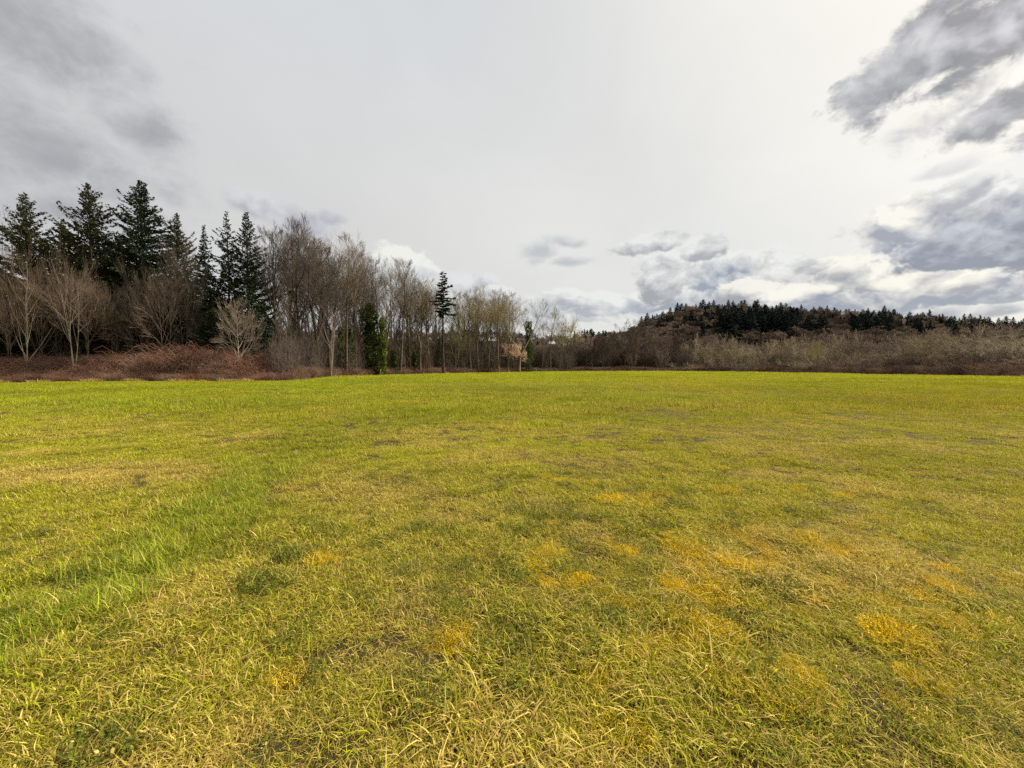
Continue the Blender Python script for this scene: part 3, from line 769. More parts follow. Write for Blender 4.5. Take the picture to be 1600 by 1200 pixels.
def hmark(px):
    return next(t for a, t in [(985, 'left foot of the hill'), (1020, 'lower left shoulder of the hill'), (1060, 'upper left shoulder of the hill'), (1100, 'left of the hilltop'), (1150, 'hilltop itself'), (1200, 'right of the hilltop'),
        (1250, 'upper right slope of the hill'), (1300, 'hill between the two dark stands, left half'), (1350, 'hill between the two dark stands, right half'), (1400, 'hill behind the second dark stand'), (1450, 'start of the falling right end of the hill'),
        (1510, 'middle of the falling right end of the hill'), (1570, 'low right end of the hill'), (9999, 'last low part of the hill at the photo edge')] if px < a)
def mark(px):
    return next(t for a, t in MARKS if px < a)

# ---------------------------------------------------------------- hills behind
HX = np.array([(-1500, 545), (-400, 540), (300, 540), (640, 532), (760, 532), (880, 538), (930, 536), (980, 524), (1010, 509), (1040, 498), (1070, 492), (1110, 488), (1150, 488), (1200, 490), (1250, 493), (1300, 497), (1400, 502),
               (1500, 508), (1600, 516), (1900, 528), (3000, 545)], float)
def hill_h(px, y):
    """height of the hill ground at depth y; crest at 620 m"""
    crest = (HORIZON - np.interp(px, HX[:, 0], HX[:, 1])) / FPX * 620 + CAM_H
    t = sst(330, 620, y) * (y <= 620) + (y > 620) * (1 - .35 * sst(620, 1100, y))
    return crest * np.where(y <= 620, t ** .75, t) + (vnoise(px * .6, y, 60, 9) - .5) * 5 * sst(340, 450, y) - .3
ys = np.concatenate([np.linspace(325, 640, 34), np.linspace(660, 1400, 12)]); us = np.linspace(-1900, 3400, 180)
Vh = np.array([[at(u, y), y, 0] for y in ys for u in us]); pxs = np.tile(us, len(ys)); Vh[:, 2] = hill_h(pxs, Vh[:, 1])
nu = len(us); Qh = [(j * nu + i, j * nu + i + 1, (j + 1) * nu + i + 1, (j + 1) * nu + i) for j in range(len(ys) - 1) for i in range(nu - 1)]
tag(link('wooded_hills', mesh_np('hills', Vh, quads=Qh, mats=(M_hill,), smooth=True)), 'rounded hill and low ridge beyond the scrub', kind='structure')

HILLCON = [conifer(500 + i, 'hill_conifer', 26, (6.4, 5.6, 7.2, 6.0, 4.8)[i], cs=.02, nb=130, per=30, spray=(1.5, .50), droop=.45, rise=.15, jag=.5, wild=.3, mat=M_hillfir, lod=True, top=(.15, .3, .3, .1, .2)[i], gap=.08) for i in range(5)]
def small_bare(seed, name, H, cs, nl, lmul, rm, mat, up=.12, kids=(5, 5, 4)):
    rng = np.random.RandomState(seed); lev = grow(rng, H, .16, cs=cs, nl=nl, ang=(30, 60), lmul=lmul, up=up, kids=kids, leaders=2, rmin=rm)
    V1, Q1 = join([tubes(lev[0], 5), tubes(lev[1], 4)]); V2, Q2 = join([tubes(lev[k], 3) for k in (2, 3, 4)])
    V, Q = join([(V1, Q1), (V2, Q2)])
    return mesh_np(name, V, quads=Q, qmat=np.r_[np.ones(len(Q1), int), np.zeros(len(Q2), int)], mats=(mat, M_bark))
HILLDEC = [small_bare(520 + i, 'hill_bare_tree', 16, .22, 16, .40, .075, M_scrub_brown, kids=(6, 5, 3)) for i in range(3)]

def copy_small(name, me, x, y, z, s, w, label, cat, group, mc=None):
    o = bpy.data.objects.new(name, me); COL.objects.link(o); o.location = (x, y, z); o.scale = (s * w, s * w, s); o.rotation_euler = (0, 0, R0.rand() * 6.283)
    set_mat(o, mc) if mc else None
    tag(o, label, cat, group); return o
# crest conifers
rh = np.random.RandomState(8)
pxx = 985.0
crest = []
while pxx < 1720:
    crest.append(pxx); pxx += 1.9 + 3.2 * rh.rand() ** 2
CR = []
for p in crest:
    y = 585 + 50 * rh.rand(); CR.append((9 + 9 * rh.rand() ** 2.5, p, y, float(hill_h(p, y)) - .8, rh.randint(5)))
CR.sort(reverse=True)
for hh, p, y, z, v in CR[:100]:
    hh *= 1.1
    copy_small('hill_conifer', HILLCON[v], at(p, y), y, z, hh / 26, 1.5, 'small dark skyline conifer on the ' + hmark(p), 'conifer', 'conifers along the hill crest')
CR = CR[100:]
ss_ = np.array([c[0] / 26 for c in CR])
o = scatter('crest_woodland', np.array([(at(c[1], c[2]), c[2], c[3]) for c in CR]), np.c_[np.zeros((len(CR), 2)), rh.rand(len(CR)) * 6.28], np.c_[ss_ * 1.5, ss_ * 1.5, ss_], [c[4] for c in CR], HILLCON)
tag(o, 'smallest dark conifers filling the skyline of the hill', 'woodland', kind='stuff')
# dark stands on the slope   (px, top_y, depth, width px)
def slope_y(px, base_py):
    ysr = np.linspace(335, 610, 120); h = hill_h(np.full(120, px), ysr); py = HORIZON - (h - CAM_H) / ysr * FPX
    k = np.argmin(np.abs(py - base_py)); return float(ysr[k]), float(h[k])
stands = [((1120, 1245), (476, 497), (505, 537), 46, 'dark stand of conifers on the middle of the hill'),
          ((1180, 1290), (486, 500), (510, 532), 22, 'dark stand of conifers on the middle of the hill'),
          ((1028, 1050), (490, 505), (518, 526), 7, 'small dark conifer group on the left shoulder of the hill'),
          ((1066, 1094), (488, 508), (520, 528), 8, 'small dark conifer group left of the main hill stand'),
          ((1100, 1122), (478, 492), (500, 512), 6, 'small dark conifer group left of the main hill stand'),
          ((1240, 1330), (492, 502), (503, 515), 22, 'thin dark conifer line right of the broad stand'),
          ((1390, 1560), (498, 514), (512, 528), 34, 'thin dark line on the falling hill end'),
          ((1330, 1392), (487, 502), (512, 532), 26, 'second dark stand on the right slope of the hill'),
          ((1395, 1440), (498, 508), (515, 528), 9, 'second dark stand on the right slope of the hill')]
for (a, b), (t0, t1), (b0, b1), n, g_ in stands:
    for k in range(n):
        p = a + (b - a) * (k + rh.rand()) / n; bp = b0 + (b1 - b0) * rh.rand()
        y, z = slope_y(p, bp); top = (t0 + (t1 - t0) * (.25 * rh.rand() + .75 * (bp - b0) / (b1 - b0)))
        hh = np.clip((bp - top) / FPX * y, 13, 34)
        copy_small('hill_conifer', HILLCON[rh.randint(5)], at(p, y), y, z, hh * 1.08 / 26, 1.15 + .5 * rh.rand(), 'dark conifer, ' + ('left part' if k < n / 3 else 'middle' if k < 2 * n / 3 else 'right part') + ' of the ' + g_.replace('dark stand of conifers', 'broad stand').replace('small dark conifer group', 'small group').replace('thin dark conifer line', 'thin line'), 'conifer', g_)
for k in range(14):
    p = 905 + 42 * rh.rand() if k < 6 else 1480 + 240 * rh.rand(); y = 330 + 60 * rh.rand()
    top = (512 + 8 * rh.rand()) if k < 6 else 505 + 8 * rh.rand()
    z = float(hill_h(p, y)) - .5
    copy_small('far_conifer', HILLCON[rh.randint(5)], at(p, y), y, z, ((HORIZON - top) / FPX * y + CAM_H - z) / 26, 1.1, 'distant pointed conifer showing above the bare woods left of the hill' if k < 6 else 'distant conifer showing above the scrub at the right end of the hill', 'conifer', 'far conifers above the bare woods' if k < 6 else 'far conifers right of the hill')
# bare woodland on the slope
for k in range(298):
    p = 935 + 480 * rh.rand() ** 1.1; base = np.interp(p, HX[:, 0], HX[:, 1])
    bp = base + 8 + (548 - base) * rh.rand(); y, z = slope_y(p, bp); hh = 9 + 6 * rh.rand()
    copy_small('hill_bare_tree', HILLDEC[rh.randint(3)], at(p, y), y, z - .5, hh / 16, 1.7, 'bare brown tree on the ' + hmark(p), 'tree', 'bare trees on the hill slope', mc=(M_scrub_brown, M_scrub_mauve, M_twig_tan)[rh.randint(3)])
n = 420
p = 940 + 800 * rh.rand(n); y = 345 + 215 * rh.rand(n); s = (6 + 5 * rh.rand(n)) / 16
o = scatter('slope_woodland', np.stack([(p - 800) / FPX * y, y, hill_h(p, y) - .5], 1), np.c_[np.zeros(n), np.zeros(n), rh.rand(n) * 6.28], np.c_[s * 1.8, s * 1.8, s], rh.randint(0, 3, n), HILLDEC)
tag(o, 'brown young growth covering the ground between the hill trees', 'woodland', kind='stuff')
# far ridge left of the hill: reads as one mass
n = 900
p = -300 + 1260 * rh.rand(n); y = 420 + 200 * rh.rand(n); s = (8 + 6 * rh.rand(n)) / 16
scatter('distant_woodland', np.stack([(p - 800) / FPX * y, y, hill_h(p, y) - .5], 1), np.c_[np.zeros(n), np.zeros(n), rh.rand(n) * 6.28], np.c_[s * 1.1, s * 1.1, s], np.where(rh.rand(n) < .12, 0, rh.randint(1, 4, n)), [HILLCON[1]] + HILLDEC)
tag(bpy.data.objects['distant_woodland'], 'low brown ridge of far woodland seen between the trunks', 'woodland', kind='stuff')

# ---------------------------------------------------------------- conifers of the left wood
FIR1 = conifer(601, 'fir', 28, 5.6, cs=.26, nb=380, sat=1.5, prof=1.05, qp=1.0, per=80, wild=.22, spray=(.52, .11), droop=.38, rise=.24, mat=M_fir, jag=.34, top=.12, r0=.38)
FIR2 = conifer(602, 'fir', 24, 3.8, cs=.16, nb=210, sat=1.5, prof=1.05, qp=1.0, per=50, wild=.2, spray=(.54, .11), droop=.42, rise=.26, mat=M_fir, jag=.55, gap=.12, side_bias=.25, r0=.30)
FIR3 = conifer(603, 'fir', 24, 4.6, cs=.10, nb=260, sat=1.5, prof=1.05, qp=1.0, per=60, wild=.2, spray=(.54, .12), droop=.48, rise=.34, mat=M_fir, jag=.35, top=.12, r0=.32)
CED1 = conifer(604, 'cedar', 26, 5.2, cs=.08, nb=380, sat=1.7, prof=1.0, qp=1.05, per=66, spray=(.55, .12), droop=.75, rise=.45, mat=M_cedar, jag=.50, top=.0, gap=.10, r0=.36, wild=.5, lump=.5)
CED2 = conifer(605, 'cedar', 26, 6.0, cs=.05, nb=460, sat=1.7, prof=1.0, qp=1.05, per=70, spray=(.55, .12), droop=.70, rise=.45, mat=M_cedar, jag=.50, top=.05, gap=.07, r0=.36, wild=.5, lump=.5)
NARROW = conifer(606, 'narrow', 22, 2.9, cs=.04, nb=260, sat=1.4, prof=1.0, qp=1.0, per=44, wild=.25, spray=(.50, .12), droop=.45, rise=.15, mat=M_fir, jag=.45, top=.05, r0=.24)
TUFT = conifer(607, 'tuft', 26, 2.3, cs=.56, nb=60, per=50, wild=.25, spray=(.60, .20), droop=.3, rise=.12, mat=M_fir, jag=.8, top=.55, gap=.05, r0=.26)
for args in [
    ('cedar_tree', CED1, 52, 60, 308, 'loose-topped cedar, leftmost tall evergreen beside the pale bare crown at the edge', 118),
    ('cedar_tree', CED2, 150, 61, 294, 'broad dark cedar with ragged shoulders, second tall evergreen from the left', 132),
    ('cedar_tree', CED1, 108, 64, 352, 'shorter cedar filling the gap between the two leftmost tall evergreens', 110),
    ('fir_tree', FIR1, 230, 62, 289, 'tallest fir with dense layered boughs and bare lower trunk', 128),
    ('cedar_tree', CED1, 284, 64, 338, 'greyish green cedar standing right of the tallest fir', 84),
    ('conifer_tree', NARROW, 325, 62, 356, 'narrow dark spire between the grey cedar and the pair of firs', 58),
    ('fir_tree', FIR2, 361, 60, 334, 'sparse fir with long drooping boughs, left one of the close pair', 72),
    ('fir_tree', FIR3, 391, 61, 336, 'full dark fir, right one of the close pair beside the bare stand', 96),
    ('fir_tree', TUFT, 693, 112, 427, 'lone fir with a ragged tuft crown on a long bare trunk', 44),
    ('cedar_tree', CED2, 195, 68, 372, 'dark cedar half hidden between the broad cedar and the tallest fir', 120),
]:
    plant_tree(args[0], args[1], args[2], args[3], args[4], args[5], 'conifer', 'tall conifers of the left wood', width=args[6])
for k, (p, tp, w) in enumerate([(-150, 380, 140), (-60, 350, 140), (10, 420, 110), (75, 425, 120), (130, 415, 120), (185, 425, 120), (250, 440, 110), (300, 440, 100), (345, 452, 90), (372, 458, 80), (412, 470, 70)]):
    plant_tree('backing_conifer', (CED2, FIR3, CED1, NARROW)[k % 4], p, 70 + 5 * (k % 3), tp, 'dark evergreen in the second row ' + ('beyond the left edge of the wood', 'left of the pale bare crown', 'behind the leftmost cedar', 'just right of the leftmost cedar', 'behind the broad cedar, left side', 'behind the broad cedar, right side', 'behind the tallest fir, right side', 'behind the grey cedar', 'behind the narrow spire', 'behind the sparse fir', 'beside the full dark fir')[k], 'conifer', 'conifers packed behind the front row', width=w)
plant_tree('young_fir', FIR3, 335, 57, 470, 'low dense dark fir behind the red thicket under the narrow spire', 'conifer', width=60)
plant_tree('young_fir', FIR3, 402, 58, 505, 'low dark fir sweeping down behind the small pale fan-shaped tree', 'conifer', width=60)
plant_tree('young_fir', NARROW, 8, 55, 500, 'low dark evergreen at the left edge behind bare saplings', 'conifer', width=60)

# ---------------------------------------------------------------- bare trees in front of the conifers
for (pr, p, z, tp, mt, mc, w, ln, lab, nm) in [
    (BROAD[1], 42, 51, 432, M_bark_pale, M_twig_russet, 110, (-.10, 0), 'leaning pale-trunked bare tree, leftmost in front of the cedars', 'bare_tree'),
    (BROAD[0], 116, 50.5, 442, M_bark_pale, M_twig_russet, 105, (0, 0), 'forking pale bare tree low in front of the broad cedar', 'bare_tree'),
    (BROAD[2], 138, 52.5, 446, M_bark, M_twig_russet, 130, (0, 0), 'wide rounded tan bare tree right beside the forking pale one', 'bare_tree'),
    (BROAD[1], 68, 53.5, 452, M_bark, M_twig_russet, 90, (0, 0), 'thin tan bare tree between the leaning and the forking pale trees', 'bare_tree'),
    (BROAD[2], 262, 54, 440, M_bark, M_twig_russet, 110, (0, 0), 'tan bare tree in front of the grey cedar trunk', 'bare_tree'),
    (BROAD[0], 292, 56, 424, M_bark, M_twig_brown, 95, (0, 0), 'brown twiggy bare tree just left of the narrow spire', 'bare_tree'),
    (BROAD[1], 222, 54.5, 470, M_bark, M_twig_brown, 80, (0, 0), 'low brown bare tree at the foot of the tallest fir', 'bare_tree'),
    (FAN[0], 374, 53.5, 478, M_bark_pale, M_twig_pale, 84, (0, 0), 'small pale fan-shaped bare tree standing out of the red thicket', 'bare_tree'),
    (BROAD[0], 92, 56, 462, M_bark, M_twig_brown, 90, (0, 0), 'grey-brown bare tree half hidden behind the forking pale tree', 'bare_tree'),
    (BROAD[2], 178, 55, 458, M_bark, M_twig_russet, 100, (.05, 0), 'rounded brown bare tree below the right side of the broad cedar', 'bare_tree'),
    (BROAD[1], 205, 57, 478, M_bark, M_twig_brown, 84, (0, 0), 'dull bare tree filling the gap left of the tallest fir trunk', 'bare_tree'),
    (BROAD[0], 246, 57.5, 456, M_bark, M_twig_brown, 90, (-.06, 0), 'dull bare tree just right of the tallest fir trunk', 'bare_tree'),
    (BROAD[2], 318, 57, 492, M_bark, M_twig_brown, 90, (0, 0), 'low grey-brown bare tree at the foot of the narrow spire', 'bare_tree'),
    (BROAD[2], 16, 52, 470, M_bark, M_twig_russet, 100, (0, 0), 'low brown bare tree at the left edge before the dark evergreen', 'bare_tree'),
    (ROUND[0], 4, 58, 343, M_bark_pale, M_twig_pale, 80, (0, 0), 'tall pale bare crown cut by the left edge of the photo', 'bare_tree'),
    (ROUND[1], -70, 58, 360, M_bark_pale, M_twig_pale, 110, (0, 0), 'bare tree beyond the left edge of the wood', 'bare_tree'),
]:
    plant_tree(nm, pr, p, z, tp, lab, 'tree', 'bare trees before the conifers', mt=mt, mc=mc, width=w, lean=ln)

# ---------------------------------------------------------------- the tall bare stand
main = [
    (0, 436, 62, 384, 62, 'd', 'tall bare tree next to the full dark fir, first of the bare stand'),
    (3, 452, 66, 374, 58, 'd', 'tall bare tree with a fine pointed crown, second in the bare stand'),
    (2, 474, 66, 376, 74, 'd', 'tall bare tree with dark straight trunk and wide fine crown'),
    (5, 497, 70, 388, 60, 'd', 'tall bare tree with close upright limbs left of the forked one'),
    (1, 516, 72, 394, 66, 'd', 'tall forked bare tree with bent dark limbs'),
    (0, 541, 78, 392, 74, 't', 'bare tree with a high peaked twiggy crown mid stand'),
    (2, 560, 86, 412, 50, 'b', 'slender bare tree left of the fan-crowned tree'),
    (0, 625, 98, 424, 44, 't', 'slim bare tree right of the fan-crowned tree'),
    (3, 642, 104, 430, 46, 't', 'bare tree with bright upright twigs left of the lone tufted fir'),
    (5, 657, 106, 437, 44, 't', 'second upright bare tree left of the lone tufted fir'),
    (0, 672, 112, 452, 36, 't', 'short bare tree touching the lone tufted fir'),
    (5, 722, 124, 459, 34, 'o', 'tall mossy bare tree right of the lone tufted fir'),
    (3, 736, 126, 466, 30, 'o', 'second mossy bare tree right of the lone tufted fir'),
    (2, 748, 128, 465, 36, 'o', 'mossy tan bare tree at the left of the even-topped clump'),
    (5, 764, 130, 464, 36, 'o', 'mossy tan bare tree at the middle of the even-topped clump'),
    (0, 779, 130, 467, 36, 'o', 'mossy tan bare tree at the right of the even-topped clump'),
    (1, 793, 134, 476, 34, 'o', 'arching mossy bare tree ending the even-topped clump'),
    (5, 812, 140, 469, 26, 'p', 'single pale bare tree standing clear of the clump'),
    (3, 860, 160, 491, 26, 'o', 'single bare tree with upright fan top near the yellowish shrub'),
    (1, 846, 162, 508, 24, 'o', 'small bare tree right of the dark ivy column'),
    (0, 874, 165, 512, 22, 'o', 'short bare tree behind the yellowish shrub'),
]
mm = {'d': (M_bark_dark, M_twig_brown), 'b': (M_bark, M_twig_brown), 't': (M_bark, M_twig_tan), 'o': (M_bark, M_twig_olive), 'p': (M_bark_pale, M_twig_pale)}
for (v, p, z, tp, w, c, lab) in main:
    plant_tree('bare_tree', TALL[v], p, z, tp, lab, 'tree', 'tall bare trees of the stand', mt=mm[c][0], mc=mm[c][1], wfac=1.12)
plant_tree('bare_tree', ROUND[0], 598, 92, 412, 'wide fan-crowned bare tree rising above the ivy-clad trunks', 'tree', 'tall bare trees of the stand', mt=M_bark, mc=M_twig_tan, width=100)
plant_tree('leaning_bare_tree', BROAD[0], 518, 66.5, 470, 'leaning bare tree with a pale crooked trunk before the ivy', 'tree', mt=M_bark_pale, mc=M_twig_brown, width=92, lean=(.14, 0))
rf = np.random.RandomState(21)
def band(n, p0, p1, zoff, t0, t1, protos, w0, w1, mats, name, label, group):
    for k in range(n):
        p = p0 + (p1 - p0) * (k + rf.rand()) / n
        z = float(edge_z(p)) + zoff[0] + (zoff[1] - zoff[0]) * rf.rand()
        tp = np.interp(p, [p0, p1], t0) + (np.interp(p, [p0, p1], t1) - np.interp(p, [p0, p1], t0)) * rf.rand()
        mt, mc = mats[rf.randint(len(mats))]
        plant_tree(name, protos[rf.randint(len(protos))], p, z, tp, label + ' ' + mark(p), 'tree', group, mt=mt, mc=mc, wfac=(.9 + .3 * rf.rand()), lean=((rf.rand() - .5) * .07, 0))
band(64, 424, 590, (3, 24), (440, 450), (500, 510), SLIM, 16, 34, [mm['d'], mm['b'], mm['b']], 'slender_tree', 'slender bare tree packed low among the trunks', 'slender trees left of the ivy')
band(24, 428, 585, (10, 26), (385, 415), (425, 445), TALL, 34, 50, [mm['d'], mm['b']], 'background_bare_tree', 'second-row bare tree of the stand', 'second row trees left of the ivy')
band(46, 596, 705, (3, 20), (480, 490), (525, 530), SLIM, 12, 22, [mm['b'], mm['t']], 'slender_tree', 'slender bare tree packed low among tan trees', 'slender trees right of the ivy')
band(12, 605, 690, (8, 20), (440, 455), (465, 475), TALL, 24, 34, [mm['b'], mm['t']], 'background_bare_tree', 'second-row tan bare tree', 'second row trees right of the ivy')
band(42, 700, 805, (3, 20), (478, 480), (520, 525), SLIM, 10, 18, [mm['o'], mm['b']], 'slender_tree', 'slender mossy bare tree packed low', 'slender trees of the even-topped clump')
band(14, 715, 800, (6, 14), (462, 468), (478, 485), TALL, 20, 30, [mm['o'], mm['t']], 'background_bare_tree', 'second-row mossy bare tree', 'second row trees of the even-topped clump')
band(34, 800, 905, (4, 26), (520, 525), (545, 545), SLIM, 9, 16, [mm['o'], mm['b']], 'slender_tree', 'short slender bare tree', 'slender trees by the blossom')

# ---- ivy clad trees
def ivy_tree(px, z, top, w, lab, bright, n=4200, proto=None):
    H = hgt(top, z); r = w / FPX * z / 2; rng = np.random.RandomState(int(px))
    e = bpy.data.objects.new('ivy_clad_tree', None); COL.objects.link(e); e.location = (at(px, z), z, float(gz(at(px, z), z)))
    lev = grow(rng, H * 1.12, .22, cs=.5, nl=10, lmul=.2, kids=(4, 4, 3))
    V, Q = join([tubes(lev[0], 6), tubes(lev[1], 4), tubes(lev[2], 3), tubes(lev[3], 3), tubes(lev[4], 3)])
    link('trunk', mesh_np('ivy_trunk', V, quads=Q, mats=(M_bark,)), e)
    V, Q = leaf_cloud(rng, int(n * .7), (.1, H * .96), lambda t: r * (1.0 - .55 * t ** 2.2) * (.72 + .4 * np.sin(t * 17 + px) * np.sin(t * 7.3)), .19, .6)
    parts = [(V, Q)]
    for k in range(9):
        a = rng.rand() * 6.28; h0 = H * (.15 + .75 * rng.rand()); V, Q = leaf_cloud(rng, int(n * .05), (h0 - H * .07, h0 + H * .06), lambda t: r * .5 * np.sin(np.clip(t, .02, .98) * 3.14) ** .6, .19, .5)
        V = V + np.array([math.cos(a) * r * .55, math.sin(a) * r * .55, 0]); parts.append((V, Q))
    V, Q = join(parts)
    link('ivy', mesh_np('ivy_leaves', V, quads=Q, mats=(M_ivy_bright if bright else M_ivy,)), e)
    tag(e, lab, 'tree', 'ivy-clad trees')
ivy_tree(581, 87.5, 470, 32, 'tallest ivy-clad tree, dark green from ground to crown', False, 6000)
ivy_tree(598, 88, 493, 14, 'ivy-clad tree with brighter leaves right of the tallest one', True)
ivy_tree(533, 79, 508, 10, 'low ivy-clad trunk right of the leaning pale trunk', True, 2200)
ivy_tree(548, 80, 512, 10, 'short dark ivy-clad trunk beside the low bright one', False, 2200)
ivy_tree(615, 97, 545, 13, 'low dark ivy-clad trunk at the right end of the ivy', False)
ivy_tree(649, 104, 530, 7, 'thin ivy-clad trunk left of the lone tufted fir', False, 900)
ivy_tree(687, 118, 525, 7, 'thin ivy-clad trunk right under the lone tufted fir', False, 900)
ivy_tree(826, 150, 499, 17, 'dark ivy-covered column with a rounded top near the blossom', False, 3500)

# ---- pink blossom tree, yellowish shrub
def clump_tree(name, proto, px, z, top, w, mt, mc, ml, n, size, lab, leafname):
    e = plant_tree(name, proto, px, z, top, lab, 'tree', mt=mt, mc=mc, width=w)
    rng = np.random.RandomState(int(px) + 3); V = proto[4]
    c = V[rng.randint(0, len(V), n)]; c = c[c[:, 2] > proto[2] * .12]; n = len(c)
    c = c + rng.randn(n, 3) * .12
    s = size * (.6 + .8 * rng.rand(n)); u = rng.randn(n, 3); u /= np.linalg.norm(u, axis=1, keepdims=True); v = np.cross(u, rng.randn(n, 3)); v /= np.linalg.norm(v, axis=1, keepdims=True)
    Vv = np.stack([c - u * s[:, None], c - v * s[:, None], c + u * s[:, None], c + v * s[:, None]], 1).reshape(-1, 3)
    link(leafname, mesh_np(leafname, Vv, quads=(np.arange(n) * 4)[:, None] + np.arange(4), mats=(ml,)), e)
    return e
clump_tree('blossom_tree', BROAD[2], 804, 134, 541, 44, M_bark, M_twig_brown, M_blossom, 3200, .13, 'small tree in pale pink blossom at the field edge', 'blossom')
clump_tree('budding_tree', BROAD[0], 886, 172, 514, 60, M_bark, M_twig_olive, M_catkin, 1800, .08, 'rounded yellowish green budding tree right of the bare stand', 'buds')
clump_tree('budding_shrub', BROAD[1], 712, 122, 520, 60, M_bark_pale, M_twig_olive, M_catkin, 900, .07, 'mossy yellow-green twiggy small tree under the lone tufted fir', 'buds')
clump_tree('budding_shrub', BROAD[1], 1277, 122, 541, 34, M_bark, M_twig_olive, M_catkin, 1200, .08, 'small yellow-green budding shrub in the scrub under the hill', 'buds')

# ---------------------------------------------------------------- alder belt in the middle, willow scrub on the right
ALDER = [small_bare(700 + i, 'alder', 18, .18, 20, .26, .030, M_twig_brown, .14, kids=(6, 5, 5)) for i in range(4)]
def scrub(seed, name, H, R, ns, mat, rm=.022, mat2=None):
    rng = np.random.RandomState(seed); lev = [[], [], [], []]
    def seg(P0, d, L, r, level, n, wand, upk):
        P = [P0]; d = unit(d)
        for i in range(n - 1):
            d = unit(d + rng.randn(3) * wand + UP * upk); P.append(P[-1] + d * L / (n - 1))
        P = np.array(P); Rr = np.maximum(r * (1 - np.linspace(0, 1, n) * .75), rm); lev[level].append((P, Rr)); return P, Rr
    for i in range(ns):
        a = rng.rand() * 6.28; rr = R * .45 * rng.rand() ** .5; ln = .25 + .75 * rng.rand()
        P, Rr = seg(np.array([math.cos(a) * rr, math.sin(a) * rr, -.3]), np.array([math.cos(a) * ln, math.sin(a) * ln, 1.1]), H * (.7 + .45 * rng.rand()), .10, 0, 6, .10, .0)
        for j in range(9):
            k = 1 + rng.randint(5); d = unit(P[min(k, 5)] - P[k - 1]); 
            P2, R2 = seg(P[min(k, 5)], d + rng.randn(3) * .55, H * (.22 + .2 * rng.rand()), .04, 1, 4, .12, .05)
            for q in range(6):
                k2 = rng.randint(1, 4); d2 = unit(P2[k2] - P2[k2 - 1])
                P3, R3 = seg(P2[k2], d2 + rng.randn(3) * .5, H * (.10 + .12 * rng.rand()), rm, 2, 3, .1, .08)
                for q2 in range(2):
                    seg(P3[1], unit(P3[2] - P3[1]) + rng.randn(3) * .5, H * (.06 + .06 * rng.rand()), rm, 3, 3, .1, .05)
    V1, Q1 = tubes(lev[0], 4); V2, Q2 = join([tubes(lev[1], 3), tubes(lev[2], 3), tubes(lev[3], 3)])
    stem = mesh_np(name + '_stem', V1, quads=Q1, mats=(M_bark,)); tw = mesh_np(name + '_crown', V2, quads=Q2, mats=(mat,))
    return (stem, tw, H * 1.05, 2.3 * R, V2)
SCRUB = [scrub(800 + i, 'willow', 7, (4.0, 3.6, 4.4, 3.2)[i], (15, 13, 16, 12)[i], M_scrub_brown) for i in range(4)]
rs = np.random.RandomState(31)
for k in range(34):
    p = 893 + 170 * (k + rs.rand()) / 34; z = float(edge_z(p)) + 12 + 60 * rs.rand(); tp = np.interp(p, [890, 940, 1000, 1060], [520, 521, 517, 522]) + 16 * rs.rand() ** 1.5 - 2
    h = hgt(tp, z)
    copy_small('alder_tree', ALDER[rs.randint(4)], at(p, z), z, -.2, h / 18, .95, 'reddish brown bare alder standing ' + mark(p), 'tree', 'bare alders at the middle of the tree line', mc=(M_twig_brown, M_scrub_mauve, M_scrub_brown)[rs.randint(3)])
for (p, tp, lab) in ((977, 506, 'dark crooked bare tree, left one of two above the alders'), (990, 502, 'dark leaning bare tree, right one of two above the alders')):
    plant_tree('dark_bare_tree', ROUND[1] if p < 985 else TALL[4], p, 185, tp, lab, 'tree', mt=M_bark_dark, mc=M_bark_dark, wfac=.95)
# willow scrub rows (front to back)
TOPL = np.array([(880, 560), (1000, 548), (1050, 544), (1090, 535), (1130, 533), (1180, 538), (1230, 536), (1280, 535), (1330, 529), (1390, 534), (1430, 528), (1470, 519), (1520, 518), (1570, 521), (1600, 527), (1700, 530), (2100, 535)], float)
def scrub_rows(n, p0, p1, zo, drop, mats, lab, grp, wpx):
    for k in range(n):
        p = p0 + (p1 - p0) * (k + rs.rand()) / n; z = float(edge_z(p)) + zo[0] + (zo[1] - zo[0]) * rs.rand()
        tp = np.interp(p, TOPL[:, 0], TOPL[:, 1]) + drop[0] + (drop[1] - drop[0]) * rs.rand() ** 1.6
        w = wpx * (.75 + .5 * rs.rand()) * 100 / z; mk = mats[rs.randint(len(mats))]
        plant_tree('willow_shrub', SCRUB[rs.randint(4)], p, z, tp, lab.replace('brown ', '').replace('leafless', cw[mk] + ' leafless').replace('low', 'low ' + cw[mk] if 'leafless' not in lab else 'low') + ' ' + mark(p), 'shrub', grp, mc=mk, mt=(M_bark, M_bark_pale)[int(rs.rand() < .5)], width=w, parts=('stem', 'crown'))
BR, OL, MA, PL = M_scrub_brown, M_scrub_olive, M_scrub_mauve, M_scrub_pale
cw = {BR: 'brown', OL: 'tan', MA: 'dark brown', PL: 'pale grey'}
scrub_rows(34, 1050, 1340, (34, 60), (0, 9), [OL, BR, BR], 'brown leafless shrub in the back row', 'scrub below the hill, back rows', 60)
scrub_rows(30, 1050, 1340, (14, 32), (10, 24), [OL, OL, BR, PL], 'leafless shrub in the middle row', 'scrub below the hill, middle rows', 52)
scrub_rows(26, 1050, 1340, (4, 12), (24, 36), [OL, MA, BR, PL, MA], 'low twiggy shrub in the front row', 'scrub below the hill, front row', 42)
scrub_rows(26, 1340, 1720, (26, 44), (0, 8), [MA, BR], 'tall brown shrub, back row', 'right-hand scrub, back rows', 72)
scrub_rows(24, 1340, 1740, (12, 24), (10, 28), [OL, BR, MA, PL], 'leafless shrub in the middle row', 'right-hand scrub, middle rows', 60)
